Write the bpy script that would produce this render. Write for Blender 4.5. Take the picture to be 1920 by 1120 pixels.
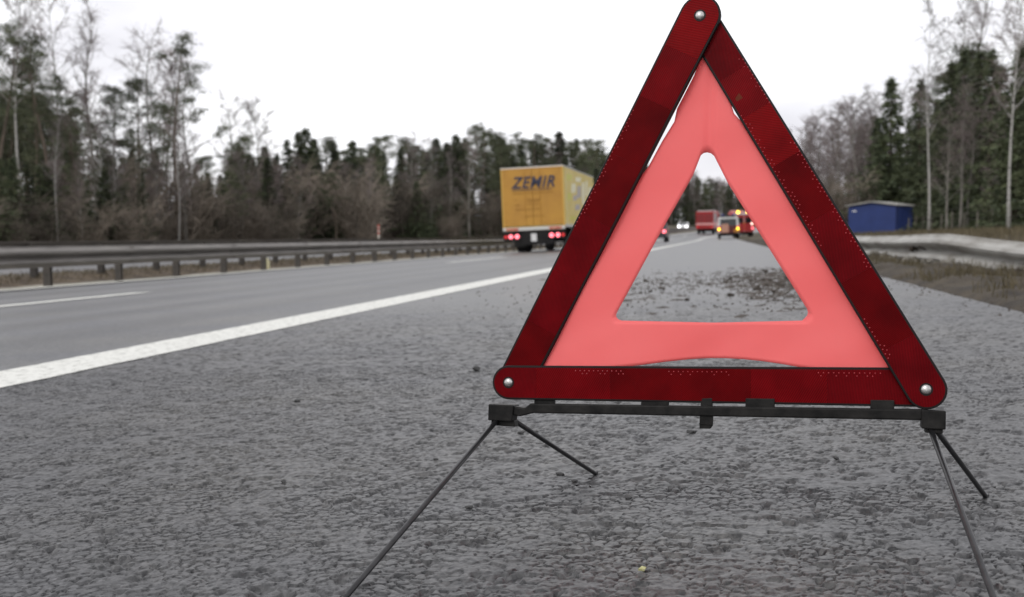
import bpy, bmesh, math, random
import numpy as np
from mathutils import Matrix, Vector

for o in list(bpy.data.objects):
    bpy.data.objects.remove(o)
scene = bpy.context.scene
COL = scene.collection
R = math.radians

# ------------------------------------------------------------------ camera
cam_d = bpy.data.cameras.new('camera')
cam = bpy.data.objects.new('camera', cam_d)
COL.objects.link(cam)
cam_d.sensor_width = 36.0
cam_d.lens = 36.56
cam_d.clip_start = 0.05
cam_d.clip_end = 3000
cam.location = (0, 0, 0.32)
cam.rotation_euler = (R(90 - 3.463), 0, R(11.43))
cam_d.dof.use_dof = True
cam_d.dof.focus_distance = 1.13
cam_d.dof.aperture_fstop = 9.5
scene.camera = cam

# ------------------------------------------------------------------ overcast sky, soft sun, exposure
SUN_EL, SUN_AZ = R(38), R(205)          # behind the camera, to its left
world = bpy.data.worlds.new('World')
scene.world = world
world.use_nodes = True
wn, wl = world.node_tree.nodes, world.node_tree.links
wn.clear()
wout = wn.new('ShaderNodeOutputWorld')
wbg = wn.new('ShaderNodeBackground'); wbg.inputs['Strength'].default_value = 0.1
sky = wn.new('ShaderNodeTexSky'); sky.sky_type = 'NISHITA'; sky.sun_disc = False
sky.sun_elevation = SUN_EL; sky.sun_rotation = SUN_AZ; sky.dust_density = 2.0
tc = wn.new('ShaderNodeTexCoord')
mp = wn.new('ShaderNodeMapping'); mp.inputs['Scale'].default_value = (1.0, 1.0, 2.4)
cn = wn.new('ShaderNodeTexNoise'); cn.inputs['Scale'].default_value = 2.1; cn.inputs['Detail'].default_value = 5
cn.inputs['Roughness'].default_value = 0.5
cr = wn.new('ShaderNodeValToRGB')
cr.color_ramp.elements[0].position = 0.34; cr.color_ramp.elements[0].color = (8.5, 8.35, 8.95, 1)
cr.color_ramp.elements[1].position = 0.6; cr.color_ramp.elements[1].color = (14.6, 14.6, 14.8, 1)
mx = wn.new('ShaderNodeMixRGB'); mx.inputs['Fac'].default_value = 0.92
wl.new(tc.outputs['Generated'], mp.inputs['Vector'])
wl.new(mp.outputs['Vector'], cn.inputs['Vector'])
wl.new(cn.outputs['Fac'], cr.inputs['Fac'])
wl.new(sky.outputs['Color'], mx.inputs['Color1'])
wl.new(cr.outputs['Color'], mx.inputs['Color2'])
wl.new(mx.outputs['Color'], wbg.inputs['Color'])
wl.new(wbg.outputs['Background'], wout.inputs['Surface'])

sun_d = bpy.data.lights.new('sun', 'SUN')
sun_d.energy = 1.0; sun_d.angle = R(25); sun_d.color = (1.0, 0.97, 0.93)
sun = bpy.data.objects.new('sun', sun_d); COL.objects.link(sun)
_sd = Vector((math.sin(SUN_AZ) * math.cos(SUN_EL), math.cos(SUN_AZ) * math.cos(SUN_EL), math.sin(SUN_EL)))
sun.rotation_euler = _sd.to_track_quat('Z', 'Y').to_euler()
sun.location = (0, -20, 40)

scene.view_settings.view_transform = 'Standard'
scene.view_settings.look = 'None'
scene.view_settings.exposure = 0.0
scene.view_settings.gamma = 1.0
scene.view_settings.use_curve_mapping = False
scene.cycles.max_bounces = 6
scene.cycles.transparent_max_bounces = 8

# ------------------------------------------------------------------ materials
MATS = {}
def mat(name, col, rough=0.6, metal=0.0, col2=None, scale=8.0, detail=6.0, stretch=(1, 1, 1), lo=0.35, hi=0.65,
        bump=0.0, bscale=None, bdist=0.01, emit=None, estr=0.0, spec=0.5, coat=0.0, objrand=0.0, coords='Object'):
    if name in MATS:
        return MATS[name]
    m = bpy.data.materials.new(name); m.use_nodes = True
    nt = m.node_tree; b = nt.nodes['Principled BSDF']
    b.inputs['Base Color'].default_value = (*col, 1)
    b.inputs['Roughness'].default_value = rough
    b.inputs['Metallic'].default_value = metal
    b.inputs['Specular IOR Level'].default_value = spec
    b.inputs['Coat Weight'].default_value = coat
    if emit:
        b.inputs['Emission Color'].default_value = (*emit, 1)
        b.inputs['Emission Strength'].default_value = estr
    t = nt.nodes.new('ShaderNodeTexCoord')
    mpp = nt.nodes.new('ShaderNodeMapping'); mpp.inputs['Scale'].default_value = stretch
    nt.links.new(t.outputs[coords], mpp.inputs['Vector'])
    last = None
    if col2:
        n = nt.nodes.new('ShaderNodeTexNoise'); n.inputs['Scale'].default_value = scale; n.inputs['Detail'].default_value = detail
        n.inputs['Roughness'].default_value = 0.65
        nt.links.new(mpp.outputs['Vector'], n.inputs['Vector'])
        r_ = nt.nodes.new('ShaderNodeValToRGB')
        r_.color_ramp.elements[0].position = lo; r_.color_ramp.elements[0].color = (*col, 1)
        r_.color_ramp.elements[1].position = hi; r_.color_ramp.elements[1].color = (*col2, 1)
        nt.links.new(n.outputs['Fac'], r_.inputs['Fac'])
        last = r_.outputs['Color']
    if objrand:
        oi = nt.nodes.new('ShaderNodeObjectInfo')
        hs = nt.nodes.new('ShaderNodeHueSaturation')
        mr = nt.nodes.new('ShaderNodeMapRange')
        mr.inputs['To Min'].default_value = 1 - objrand; mr.inputs['To Max'].default_value = 1 + objrand
        nt.links.new(oi.outputs['Random'], mr.inputs['Value'])
        nt.links.new(mr.outputs['Result'], hs.inputs['Value'])
        if last: nt.links.new(last, hs.inputs['Color'])
        else: hs.inputs['Color'].default_value = (*col, 1)
        last = hs.outputs['Color']
    if last: nt.links.new(last, b.inputs['Base Color'])
    if bump:
        n2 = nt.nodes.new('ShaderNodeTexNoise'); n2.inputs['Scale'].default_value = bscale or scale * 3; n2.inputs['Detail'].default_value = 4
        nt.links.new(mpp.outputs['Vector'], n2.inputs['Vector'])
        bp = nt.nodes.new('ShaderNodeBump'); bp.inputs['Strength'].default_value = bump; bp.inputs['Distance'].default_value = bdist
        nt.links.new(n2.outputs['Fac'], bp.inputs['Height'])
        nt.links.new(bp.outputs['Normal'], b.inputs['Normal'])
    MATS[name] = m
    return m

def asphalt(name, dark, light, stone, tracks=0.0, rough=0.62, bump=0.35, tint=None, bd=0.006):
    m = bpy.data.materials.new(name); m.use_nodes = True
    nt = m.node_tree; N = nt.nodes.new; Lk = nt.links.new; b = nt.nodes['Principled BSDF']
    t = N('ShaderNodeTexCoord')
    v = N('ShaderNodeTexVoronoi'); v.inputs['Scale'].default_value = 1.0 / stone
    Lk(t.outputs['Object'], v.inputs['Vector'])
    sp_ = N('ShaderNodeTexNoise'); sp_.inputs['Scale'].default_value = 0.9 / stone; sp_.inputs['Detail'].default_value = 6; sp_.inputs['Roughness'].default_value = 0.7
    Lk(t.outputs['Object'], sp_.inputs['Vector'])
    bw = N('ShaderNodeMixRGB'); bw.inputs['Fac'].default_value = 0.72
    Lk(v.outputs['Color'], bw.inputs['Color1']); Lk(sp_.outputs['Fac'], bw.inputs['Color2'])
    bw2 = N('ShaderNodeRGBToBW'); Lk(bw.outputs['Color'], bw2.inputs['Color'])
    r1 = N('ShaderNodeValToRGB')
    r1.color_ramp.elements[0].position = 0.38; r1.color_ramp.elements[0].color = (*dark, 1)
    r1.color_ramp.elements[1].position = 0.68; r1.color_ramp.elements[1].color = (*light, 1)
    el = r1.color_ramp.elements.new(0.80); el.color = (light[0]*1.3, light[1]*1.3, light[2]*1.3, 1)
    el = r1.color_ramp.elements.new(0.86); el.color = (0.42, 0.42, 0.40, 1)
    Lk(bw2.outputs['Val'], r1.inputs['Fac'])
    # broad stains
    n = N('ShaderNodeTexNoise'); n.inputs['Scale'].default_value = 1.7; n.inputs['Detail'].default_value = 7; n.inputs['Roughness'].default_value = 0.6
    Lk(t.outputs['Object'], n.inputs['Vector'])
    r2 = N('ShaderNodeValToRGB')
    r2.color_ramp.elements[0].position = 0.3; r2.color_ramp.elements[0].color = (0.80, 0.81, 0.87, 1)
    r2.color_ramp.elements[1].position = 0.7; r2.color_ramp.elements[1].color = (1.17, 1.12, 1.02, 1)
    Lk(n.outputs['Fac'], r2.inputs['Fac'])
    mul = N('ShaderNodeMixRGB'); mul.blend_type = 'MULTIPLY'; mul.inputs['Fac'].default_value = 1
    Lk(r1.outputs['Color'], mul.inputs['Color1']); Lk(r2.outputs['Color'], mul.inputs['Color2'])
    out = mul.outputs['Color']
    if tracks:
        mp_ = N('ShaderNodeMapping'); mp_.inputs['Scale'].default_value = (0.9, 0.012, 1)
        Lk(t.outputs['Object'], mp_.inputs['Vector'])
        n3 = N('ShaderNodeTexNoise'); n3.inputs['Scale'].default_value = 1.3; n3.inputs['Detail'].default_value = 4
        Lk(mp_.outputs['Vector'], n3.inputs['Vector'])
        r3 = N('ShaderNodeValToRGB')
        r3.color_ramp.elements[0].position = 0.35; r3.color_ramp.elements[0].color = (1 - tracks,) * 3 + (1,)
        r3.color_ramp.elements[1].position = 0.65; r3.color_ramp.elements[1].color = (1 + tracks,) * 3 + (1,)
        Lk(n3.outputs['Fac'], r3.inputs['Fac'])
        m2 = N('ShaderNodeMixRGB'); m2.blend_type = 'MULTIPLY'; m2.inputs['Fac'].default_value = 1
        Lk(out, m2.inputs['Color1']); Lk(r3.outputs['Color'], m2.inputs['Color2'])
        out = m2.outputs['Color']
    Lk(out, b.inputs['Base Color'])
    b.inputs['Roughness'].default_value = rough
    bp = N('ShaderNodeBump'); bp.inputs['Strength'].default_value = bump; bp.inputs['Distance'].default_value = bd
    nb = N('ShaderNodeTexNoise'); nb.inputs['Scale'].default_value = 0.55 / stone; nb.inputs['Detail'].default_value = 3
    Lk(t.outputs['Object'], nb.inputs['Vector'])
    Lk(nb.outputs['Fac'], bp.inputs['Height'])
    Lk(bp.outputs['Normal'], b.inputs['Normal'])
    return m

# ------------------------------------------------------------------ mesh builder
class MB:
    def __init__(s): s.v = []; s.f = []; s.n = 0
    def add(s, vs, fs):
        s.v.extend([tuple(map(float, p)) for p in vs]); s.f.extend([tuple(i + s.n for i in f) for f in fs]); s.n += len(vs)
    def box(s, x0, x1, y0, y1, z0, z1):
        s.add([(x0,y0,z0),(x1,y0,z0),(x1,y1,z0),(x0,y1,z0),(x0,y0,z1),(x1,y0,z1),(x1,y1,z1),(x0,y1,z1)],
              [(3,2,1,0),(4,5,6,7),(0,1,5,4),(1,2,6,5),(2,3,7,6),(3,0,4,7)])
    def prism(s, poly, a0, a1, axis='z', shift=None):
        """poly: 2-D outline, counter-clockwise; extruded along axis from a0 to a1 (numbers or functions of the outline point)"""
        n = len(poly)
        g = lambda a, p: a(p) if callable(a) else a
        def P(p, a):
            if axis == 'z': return (p[0], p[1], a)
            if axis == 'x': return (a, p[0], p[1])
            return (p[0], a, p[1])
        vs = [P(p, g(a0, p)) for p in poly] + [P(p, g(a1, p)) for p in poly]
        fs = [tuple(range(n - 1, -1, -1)), tuple(range(n, 2 * n))] + [(i, (i + 1) % n, n + (i + 1) % n, n + i) for i in range(n)]
        if axis == 'y': fs = [tuple(reversed(f)) for f in fs]
        s.add(vs, fs)
    def tube(s, pts, rad, k=6, cap=True):
        pts = [Vector(p) for p in pts]
        if not hasattr(rad, '__len__'): rad = [rad] * len(pts)
        vs = []; up = None
        for i, p in enumerate(pts):
            d = (pts[min(i + 1, len(pts) - 1)] - pts[max(i - 1, 0)])
            if d.length < 1e-9: d = Vector((0, 0, 1))
            d.normalize()
            if up is None:
                up = Vector((1, 0, 0)) if abs(d.x) < 0.8 else Vector((0, 1, 0))
            a = d.cross(up)
            if a.length < 1e-6: a = d.orthogonal()
            a.normalize(); b = d.cross(a); up = b.cross(d) * 1.0 if False else up
            for j in range(k):
                t = 2 * math.pi * j / k
                vs.append(p + (a * math.cos(t) + b * math.sin(t)) * rad[i])
        fs = []
        for i in range(len(pts) - 1):
            for j in range(k):
                q = (j + 1) % k
                fs.append((i*k+j, i*k+q, (i+1)*k+q, (i+1)*k+j))
        if cap:
            fs.append(tuple(reversed(range(k)))); fs.append(tuple(range((len(pts)-1)*k, len(pts)*k)))
        s.add(vs, fs)
    def cyl(s, c, axis, r, a0, a1, k=20, r2=None):
        r2 = r if r2 is None else r2
        vs = []
        for a, rr in ((a0, r), (a1, r2)):
            for j in range(k):
                t = 2 * math.pi * j / k; p, q = rr * math.cos(t), rr * math.sin(t)
                vs.append({'x': (c[0]+a, c[1]+p, c[2]+q), 'y': (c[0]+q, c[1]+a, c[2]+p), 'z': (c[0]+p, c[1]+q, c[2]+a)}[axis])
        fs = [tuple(reversed(range(k))), tuple(range(k, 2*k))] + [(j, (j+1) % k, k+(j+1) % k, k+j) for j in range(k)]
        s.add(vs, fs)
    def tris(s, arr):
        """arr: (n,3,3) triangle soup"""
        arr = np.asarray(arr); n = len(arr)
        s.v.extend(map(tuple, arr.reshape(-1, 3).tolist()))
        s.f.extend([(s.n+3*i, s.n+3*i+1, s.n+3*i+2) for i in range(n)]); s.n += 3*n
    def mesh(s, name, m, smooth=False):
        me = bpy.data.meshes.new(name); me.from_pydata(s.v, [], s.f); me.update()
        if m: me.materials.append(m)
        if smooth:
            me.polygons.foreach_set('use_smooth', [True] * len(me.polygons))
        return me
    def build(s, name, m, parent=None, smooth=False, bevel=0.0, seg=2):
        o = bpy.data.objects.new(name, s.mesh(name, m, smooth)); COL.objects.link(o)
        if parent is not None: o.parent = parent
        if bevel:
            b = o.modifiers.new('bevel', 'BEVEL'); b.width = bevel; b.segments = seg; b.limit_method = 'ANGLE'; b.angle_limit = R(40)
        return o

def empty(name, loc=(0, 0, 0), rot=(0, 0, 0)):
    o = bpy.data.objects.new(name, None); COL.objects.link(o)
    o.location = loc; o.rotation_euler = rot; o.empty_display_size = 0.2
    return o
def tag(o, label, cat, group=None, kind=None):
    o['label'] = label; o['category'] = cat
    if group: o['group'] = group
    if kind: o['kind'] = kind
    return o
def copy_tree(o, parent=None):
    c = o.copy(); COL.objects.link(c)
    if parent is not None: c.parent = parent
    for ch in list(KIDS.get(o.name, [])) or [q for q in o.children]:
        copy_tree(ch, c)
    return c
KIDS = {}
def link(name, me, parent=None):
    o = bpy.data.objects.new(name, me); COL.objects.link(o)
    if parent is not None: o.parent = parent
    return o

# ------------------------------------------------------------------ lie of the land
def bend(y):                    # the motorway straightens here and bends gently right in the distance
    y = np.asarray(y, float)
    q = np.clip(y - 100, 0, 120)
    return q * q / 960.0 + np.clip(y - 220, 0, None) * 0.25
def rise(y):
    y = np.asarray(y, float)
    q = np.clip(y - 80, 0, 70)
    return 1.2e-4 * q * q + np.clip(y - 150, 0, 250) * 0.0168
def cross(y):                   # cross fall: left side low, levelling out beyond 80 m
    return np.interp(y, [0, 80, 200], [0.045, 0.045, -0.01])
def prof(x, y):                 # height of the ground at lateral x (before bend) and distance y
    x = np.asarray(x, float); y = np.asarray(y, float)
    road = cross(y) * np.clip(x, -10.4, 1.05)
    left = np.interp(x, [-400, -60, -34, -27, -25.5, -12.7, -12.2, -11.2, -10.4], [3, 0.6, 0.1, -0.15, -0.12, -0.10, 0.09, 0.09, 0.0])
    right = np.interp(x, [1.05, 1.25, 1.7, 1.95, 2.3, 2.8, 4.0, 7.0, 12, 30, 300], [0, 0.02, -0.03, -0.05, -0.02, 0.08, 0.17, 0.33, 0.5, 0.9, 2.5])
    return road + left + right + rise(y)
def W(x, y, dz=0.0):
    return (float(x + bend(y)), float(y), float(prof(x, y) + dz))
def zworld(x, y):
    return float(prof(x - bend(y), y))

def strip(name, x0, x1, y0, y1, m, dz, nx=1, dy=None, kind='structure', ys=None, jitter=0.0):
    if ys is None:
        ys = list(np.concatenate([np.arange(y0, min(y1, 60), dy or 4.0), np.arange(max(60, y0), y1, 8.0), [y1]])) if y1 - y0 > 5 else [y0, y1]
    ys = sorted(set(float(v) for v in ys))
    xs = np.linspace(x0, x1, nx + 1)
    mb = MB(); vs = []; fs = []
    rng = random.Random(name)
    for y in ys:
        for i, x in enumerate(xs):
            j = rng.uniform(-jitter, jitter) if i in (0, len(xs)-1) else 0
            vs.append(W(x + j, y, dz))
    k = nx + 1
    for a in range(len(ys) - 1):
        for i in range(nx):
            fs.append((a*k+i, a*k+i+1, (a+1)*k+i+1, (a+1)*k+i))
    mb.add(vs, fs)
    o = mb.build(name, m)
    if kind: o['kind'] = kind
    return o

# ------------------------------------------------------------------ ground, carriageways, markings
M_earth = mat('forest_floor', (0.045, 0.036, 0.022), 0.95, col2=(0.10, 0.085, 0.05), scale=1.5, bump=0.6, bscale=9, bdist=0.05)
M_dry = mat('dry_grass_ground', (0.045, 0.032, 0.020), 0.95, col2=(0.13, 0.095, 0.06), scale=2.5, bump=0.6, bscale=14, bdist=0.04)
M_pale = mat('pale_gravel_strip', (0.22, 0.20, 0.16), 0.95, col2=(0.42, 0.40, 0.34), scale=6, bump=0.6, bscale=40, bdist=0.02)
M_soil = mat('verge_soil', (0.018, 0.013, 0.008), 0.9, col2=(0.062, 0.046, 0.026), scale=5, bump=0.8, bscale=30, bdist=0.03)
M_lane = asphalt('lane_asphalt', (0.05, 0.051, 0.053), (0.135, 0.137, 0.141), 0.012, tracks=0.3, rough=0.46, bump=0.8, bd=0.006)
M_should = asphalt('shoulder_asphalt', (0.016, 0.0165, 0.018), (0.100, 0.100, 0.101), 0.006, rough=0.38, bump=0.22, bd=0.003)
M_opp = asphalt('far_asphalt', (0.10, 0.10, 0.105), (0.16, 0.16, 0.165), 0.02, tracks=0.1)
M_paint = mat('road_paint', (0.34, 0.34, 0.31), 0.75, col2=(0.66, 0.66, 0.62), scale=34, detail=10, lo=0.36, hi=0.50, bump=0.5, bscale=160, bdist=0.004)

# terrain sheet: reaches the horizon, follows the bank and the rise
xs = np.array([-900, -400, -200, -100, -60, -45, -34, -30, -27, -25.5, -19, -12.7, -12.2, -11.2, -10.4, -9.7, -6, -2, 1.05, 1.25, 1.7, 1.95, 2.3, 2.8, 3.4, 4, 5.5, 7, 9, 12, 18, 30, 60, 120, 300, 900])
ysg = np.concatenate([[-60, -20, -6], np.arange(-3, 40, 1.5), np.arange(40, 140, 5), np.arange(140, 420, 10), [500, 700, 1000, 1500]])
rng = np.random.default_rng(3)
vs = []
for y in ysg:
    for x in xs:
        lower = -0.05 if -9.75 < x < 1.1 else -0.004
        b = 0.0
        if 1.3 <= x < 4 and 0 < y < 60: b = rng.uniform(-0.03, 0.03)
        if x >= 4 or x <= -27: b = rng.uniform(-0.06, 0.06) if abs(x) < 100 else 0
        if -25 < x < -12.6: lower = -0.12
        p = W(x, y); vs.append((p[0], p[1], p[2] + lower + b))
k = len(xs)
fs = [(a*k+i, a*k+i+1, (a+1)*k+i+1, (a+1)*k+i) for a in range(len(ysg)-1) for i in range(k-1)]
mb = MB(); mb.add(vs, fs)
t_ = mb.build('terrain', M_earth, smooth=True); t_['kind'] = 'structure'

strip('left_carriageway', -9.75, -2.02, -3, 420, M_lane, 0.0, nx=4)
strip('gravel_strip', -10.45, -9.72, -3, 260, M_pale, 0.006, nx=2, dy=0.7, jitter=0.06)
strip('median_grass', -12.6, -10.45, -3, 260, M_dry, 0.012, nx=9)
strip('opposite_carriageway', -24.6, -12.6, -3, 420, M_opp, 0.012, nx=2)

# hard shoulder: the chippings near the camera are real relief
def hash2(ix, iy, k):
    n = (ix * 374761393 + iy * 668265263 + k * 2147483647 + 1013904223).astype(np.int64)
    n = (n ^ (n >> 13)) * 1274126177
    n = n ^ (n >> 16)
    return (n & 0xFFFFFF).astype(np.float64) / 0xFFFFFF
def chip(X, Y, c, seed):
    gx = X / c; gy = Y / c
    ix = np.floor(gx).astype(np.int64); iy = np.floor(gy).astype(np.int64)
    f1 = np.full(X.shape, 9.0); f2 = np.full(X.shape, 9.0); idv = np.zeros(X.shape)
    for dx in (-1, 0, 1):
        for dy in (-1, 0, 1):
            jx = ix + dx; jy = iy + dy
            px = jx + 0.1 + 0.8 * hash2(jx, jy, seed); py = jy + 0.1 + 0.8 * hash2(jx, jy, seed + 7)
            d = np.hypot(gx - px, gy - py)
            hv = hash2(jx, jy, seed + 13)
            near = d < f1
            f2 = np.where(near, f1, np.minimum(f2, d))
            idv = np.where(near, hv, idv)
            f1 = np.where(near, d, f1)
    e = np.clip((f2 - f1) / 0.13, 0, 1); e = e * e * (3 - 2 * e)
    return e, idv
def vnoise(X, Y, c, seed):
    gx = X / c; gy = Y / c
    ix = np.floor(gx).astype(np.int64); iy = np.floor(gy).astype(np.int64)
    fx = gx - ix; fy = gy - iy; fx = fx*fx*(3-2*fx); fy = fy*fy*(3-2*fy)
    h = lambda a, b: hash2(ix + a, iy + b, seed)
    return (h(0,0)*(1-fx)+h(1,0)*fx)*(1-fy)+(h(0,1)*(1-fx)+h(1,1)*fx)*fy
def fbm(X, Y, c, seed, oct_=3):
    s = 0; a = 1.0; t = 0
    for o in range(oct_):
        s = s + a * (vnoise(X, Y, c / 2 ** o, seed + 17 * o) - 0.5); t += a; a *= 0.55
    return s / t
def relief(X, Y):
    wx = X + 0.014 * fbm(X, Y, 0.016, 51, 2); wy = Y + 0.014 * fbm(X, Y, 0.016, 52, 2)
    e, i = chip(wx, wy, 0.0132, 1)                                   # chippings, flat on top, standing at slightly different heights
    e2, i2 = chip(wx, wy, 0.0066, 31)
    lost = np.clip((fbm(X, Y, 0.018, 99, 2) - 0.17) * 14, 0, 1)      # plucked chippings
    h = 0.0032 * (e - 1) * np.clip(0.75 + 2.2 * fbm(X, Y, 0.05, 66, 2), 0.1, 1.2) + 0.0021 * (i - 0.5) - 0.0042 * lost + 0.0004 * (e2 - 1)
    h += 0.0014 * fbm(X, Y, 0.015, 64, 2) + 0.0007 * fbm(X, Y, 0.005, 65, 1) + 0.005 * fbm(X, Y, 0.06, 61, 2)
    return h * np.clip((X + 1.872) / 0.014, 0, 1) * np.clip((6.4 - Y) / 3.2, 0, 1)
SV = []; SF = []; sn = 0
def relief_block(x0, x1, y0, y1, st, amp=1.0):
    global sn
    nx = int((x1 - x0) / st) + 1; ny = int((y1 - y0) / st) + 1
    X, Y = np.meshgrid(np.linspace(x0, x1, nx), np.linspace(y0, y1, ny))
    Z = prof(X, Y) + amp * relief(X, Y)
    SV.append(np.stack([X, Y, Z], -1).reshape(-1, 3))
    a = np.arange((ny - 1) * nx).reshape(ny - 1, nx)[:, :-1].ravel() + sn
    SF.append(np.stack([a, a + 1, a + 1 + nx, a + nx], -1)); sn += nx * ny
def flat_block(x0, x1, yl, nx=1):
    global sn
    yl = list(yl); xl = np.linspace(x0, x1, nx + 1)
    v = np.array([W(x, y, -0.001) for y in yl for x in xl]); k = nx + 1
    f = np.array([(a*k+i, a*k+i+1, (a+1)*k+i+1, (a+1)*k+i) for a in range(len(yl)-1) for i in range(nx)]) + sn
    SV.append(v); SF.append(f); sn += len(v)
relief_block(-1.06, 0.40, 0.62, 1.34, 0.0019)
relief_block(-2.03, 0.72, 1.34, 2.70, 0.0034)
relief_block(-2.03, 1.05, 2.70, 6.4, 0.008, 1.2)
flat_block(-2.03, -1.06, [-3, 0.62, 1.34]); flat_block(0.40, 1.05, [0.62, 1.34]); flat_block(0.72, 1.05, [1.34, 2.7])
flat_block(-1.06, 1.05, [-3, 0.62])
flat_block(-2.03, 1.05, list(np.arange(6.4, 60, 4)) + list(np.arange(64, 420, 8)), nx=2)
V = np.concatenate(SV); F = np.concatenate(SF)
me = bpy.data.meshes.new('hard_shoulder')
me.vertices.add(len(V)); me.vertices.foreach_set('co', V.ravel())
me.loops.add(F.size); me.loops.foreach_set('vertex_index', F.ravel().astype(np.int32))
me.polygons.add(len(F)); me.polygons.foreach_set('loop_start', np.arange(0, F.size, 4, dtype=np.int32))
me.polygons.foreach_set('loop_total', np.full(len(F), 4, dtype=np.int32))
me.update(calc_edges=True); me.validate()
me.materials.append(M_should)
link('hard_shoulder', me)['kind'] = 'structure'

# markings
def marking(name, x0, x1, y0, y1, dz, jit=0.004):
    n = max(2, int((min(y1, 30) - y0) / 0.12)) if y0 < 30 else 4
    ys = list(np.linspace(y0, min(y1, 30), n)) if y0 < 30 else []
    if y1 > 30: ys += list(np.arange(max(30, y0), y1, 4.0)) + [y1]
    return strip(name, x0, x1, y0, y1, M_paint, dz, nx=2, ys=ys, jitter=jit)
marking('solid_line', -2.17, -1.87, -2, 330, 0.002)
marking('edge_line', -9.62, -9.28, -2, 330, 0.011)
for i in range(12):
    y0 = 3.6 + 18 * i
    marking('lane_dash', -5.87, -5.65, y0, y0 + 6, 0.005)

# ------------------------------------------------------------------ warning triangle
M_black = mat('black_plastic', (0.008, 0.008, 0.008), 0.42, spec=0.09, col2=(0.022, 0.021, 0.02), scale=60, bump=0.15, bscale=300, bdist=0.001)
M_rim = mat('rim_plastic', (0.006, 0.004, 0.004), 0.5, spec=0.2)
M_steelblk = mat('black_wire', (0.02, 0.02, 0.021), 0.33, metal=0.35, col2=(0.04, 0.04, 0.042), scale=90)
M_rivet = mat('rivet_metal', (0.62, 0.61, 0.60), 0.35, metal=0.85, col2=(0.35, 0.35, 0.34), scale=250)
M_dot = mat('weld_dots', (0.42, 0.05, 0.06), 0.3, coat=0.6)

def reflector(name, col, col2, ang, scale, rough):
    m = bpy.data.materials.new(name); m.use_nodes = True
    nt = m.node_tree; N = nt.nodes.new; Lk = nt.links.new; b = nt.nodes['Principled BSDF']
    t = N('ShaderNodeTexCoord')
    mp_ = N('ShaderNodeMapping'); mp_.inputs['Rotation'].default_value = (0, 0, ang)
    Lk(t.outputs['Object'], mp_.inputs['Vector'])
    w = N('ShaderNodeTexWave'); w.inputs['Scale'].default_value = scale; w.inputs['Distortion'].default_value = 0.6
    w.inputs['Detail'].default_value = 1
    Lk(mp_.outputs['Vector'], w.inputs['Vector'])
    n = N('ShaderNodeTexNoise'); n.inputs['Scale'].default_value = 22; n.inputs['Detail'].default_value = 5
    Lk(t.outputs['Object'], n.inputs['Vector'])
    r = N('ShaderNodeValToRGB')
    r.color_ramp.elements[0].position = 0.32; r.color_ramp.elements[0].color = (*col, 1)
    r.color_ramp.elements[1].position = 0.72; r.color_ramp.elements[1].color = (*col2, 1)
    Lk(n.outputs['Fac'], r.inputs['Fac'])
    mm = N('ShaderNodeMixRGB'); mm.blend_type = 'MULTIPLY'; mm.inputs['Fac'].default_value = 0.45
    Lk(r.outputs['Color'], mm.inputs['Color1']); Lk(w.outputs['Color'], mm.inputs['Color2'])
    Lk(mm.outputs['Color'], b.inputs['Base Color'])
    b.inputs['Roughness'].default_value = rough
    b.inputs['Specular IOR Level'].default_value = 0.035
    n2 = N('ShaderNodeTexNoise'); n2.inputs['Scale'].default_value = 14; n2.inputs['Detail'].default_value = 3
    Lk(t.outputs['Object'], n2.inputs['Vector'])
    ad = N('ShaderNodeMath'); ad.operation = 'MULTIPLY_ADD'; ad.inputs[1].default_value = 0.06
    Lk(w.outputs['Fac'], ad.inputs[0]); Lk(n2.outputs['Fac'], ad.inputs[2])
    bp = N('ShaderNodeBump'); bp.inputs['Strength'].default_value = 0.35; bp.inputs['Distance'].default_value = 0.004
    Lk(ad.outputs['Value'], bp.inputs['Height']); Lk(bp.outputs['Normal'], b.inputs['Normal'])
    return m
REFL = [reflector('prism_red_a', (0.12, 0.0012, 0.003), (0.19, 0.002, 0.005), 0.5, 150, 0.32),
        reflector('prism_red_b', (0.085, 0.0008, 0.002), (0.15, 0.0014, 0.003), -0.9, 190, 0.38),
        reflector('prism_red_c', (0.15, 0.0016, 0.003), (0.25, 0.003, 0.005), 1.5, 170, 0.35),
        reflector('prism_red_d', (0.10, 0.001, 0.003), (0.17, 0.002, 0.005), 0.05, 210, 0.3)]

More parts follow.
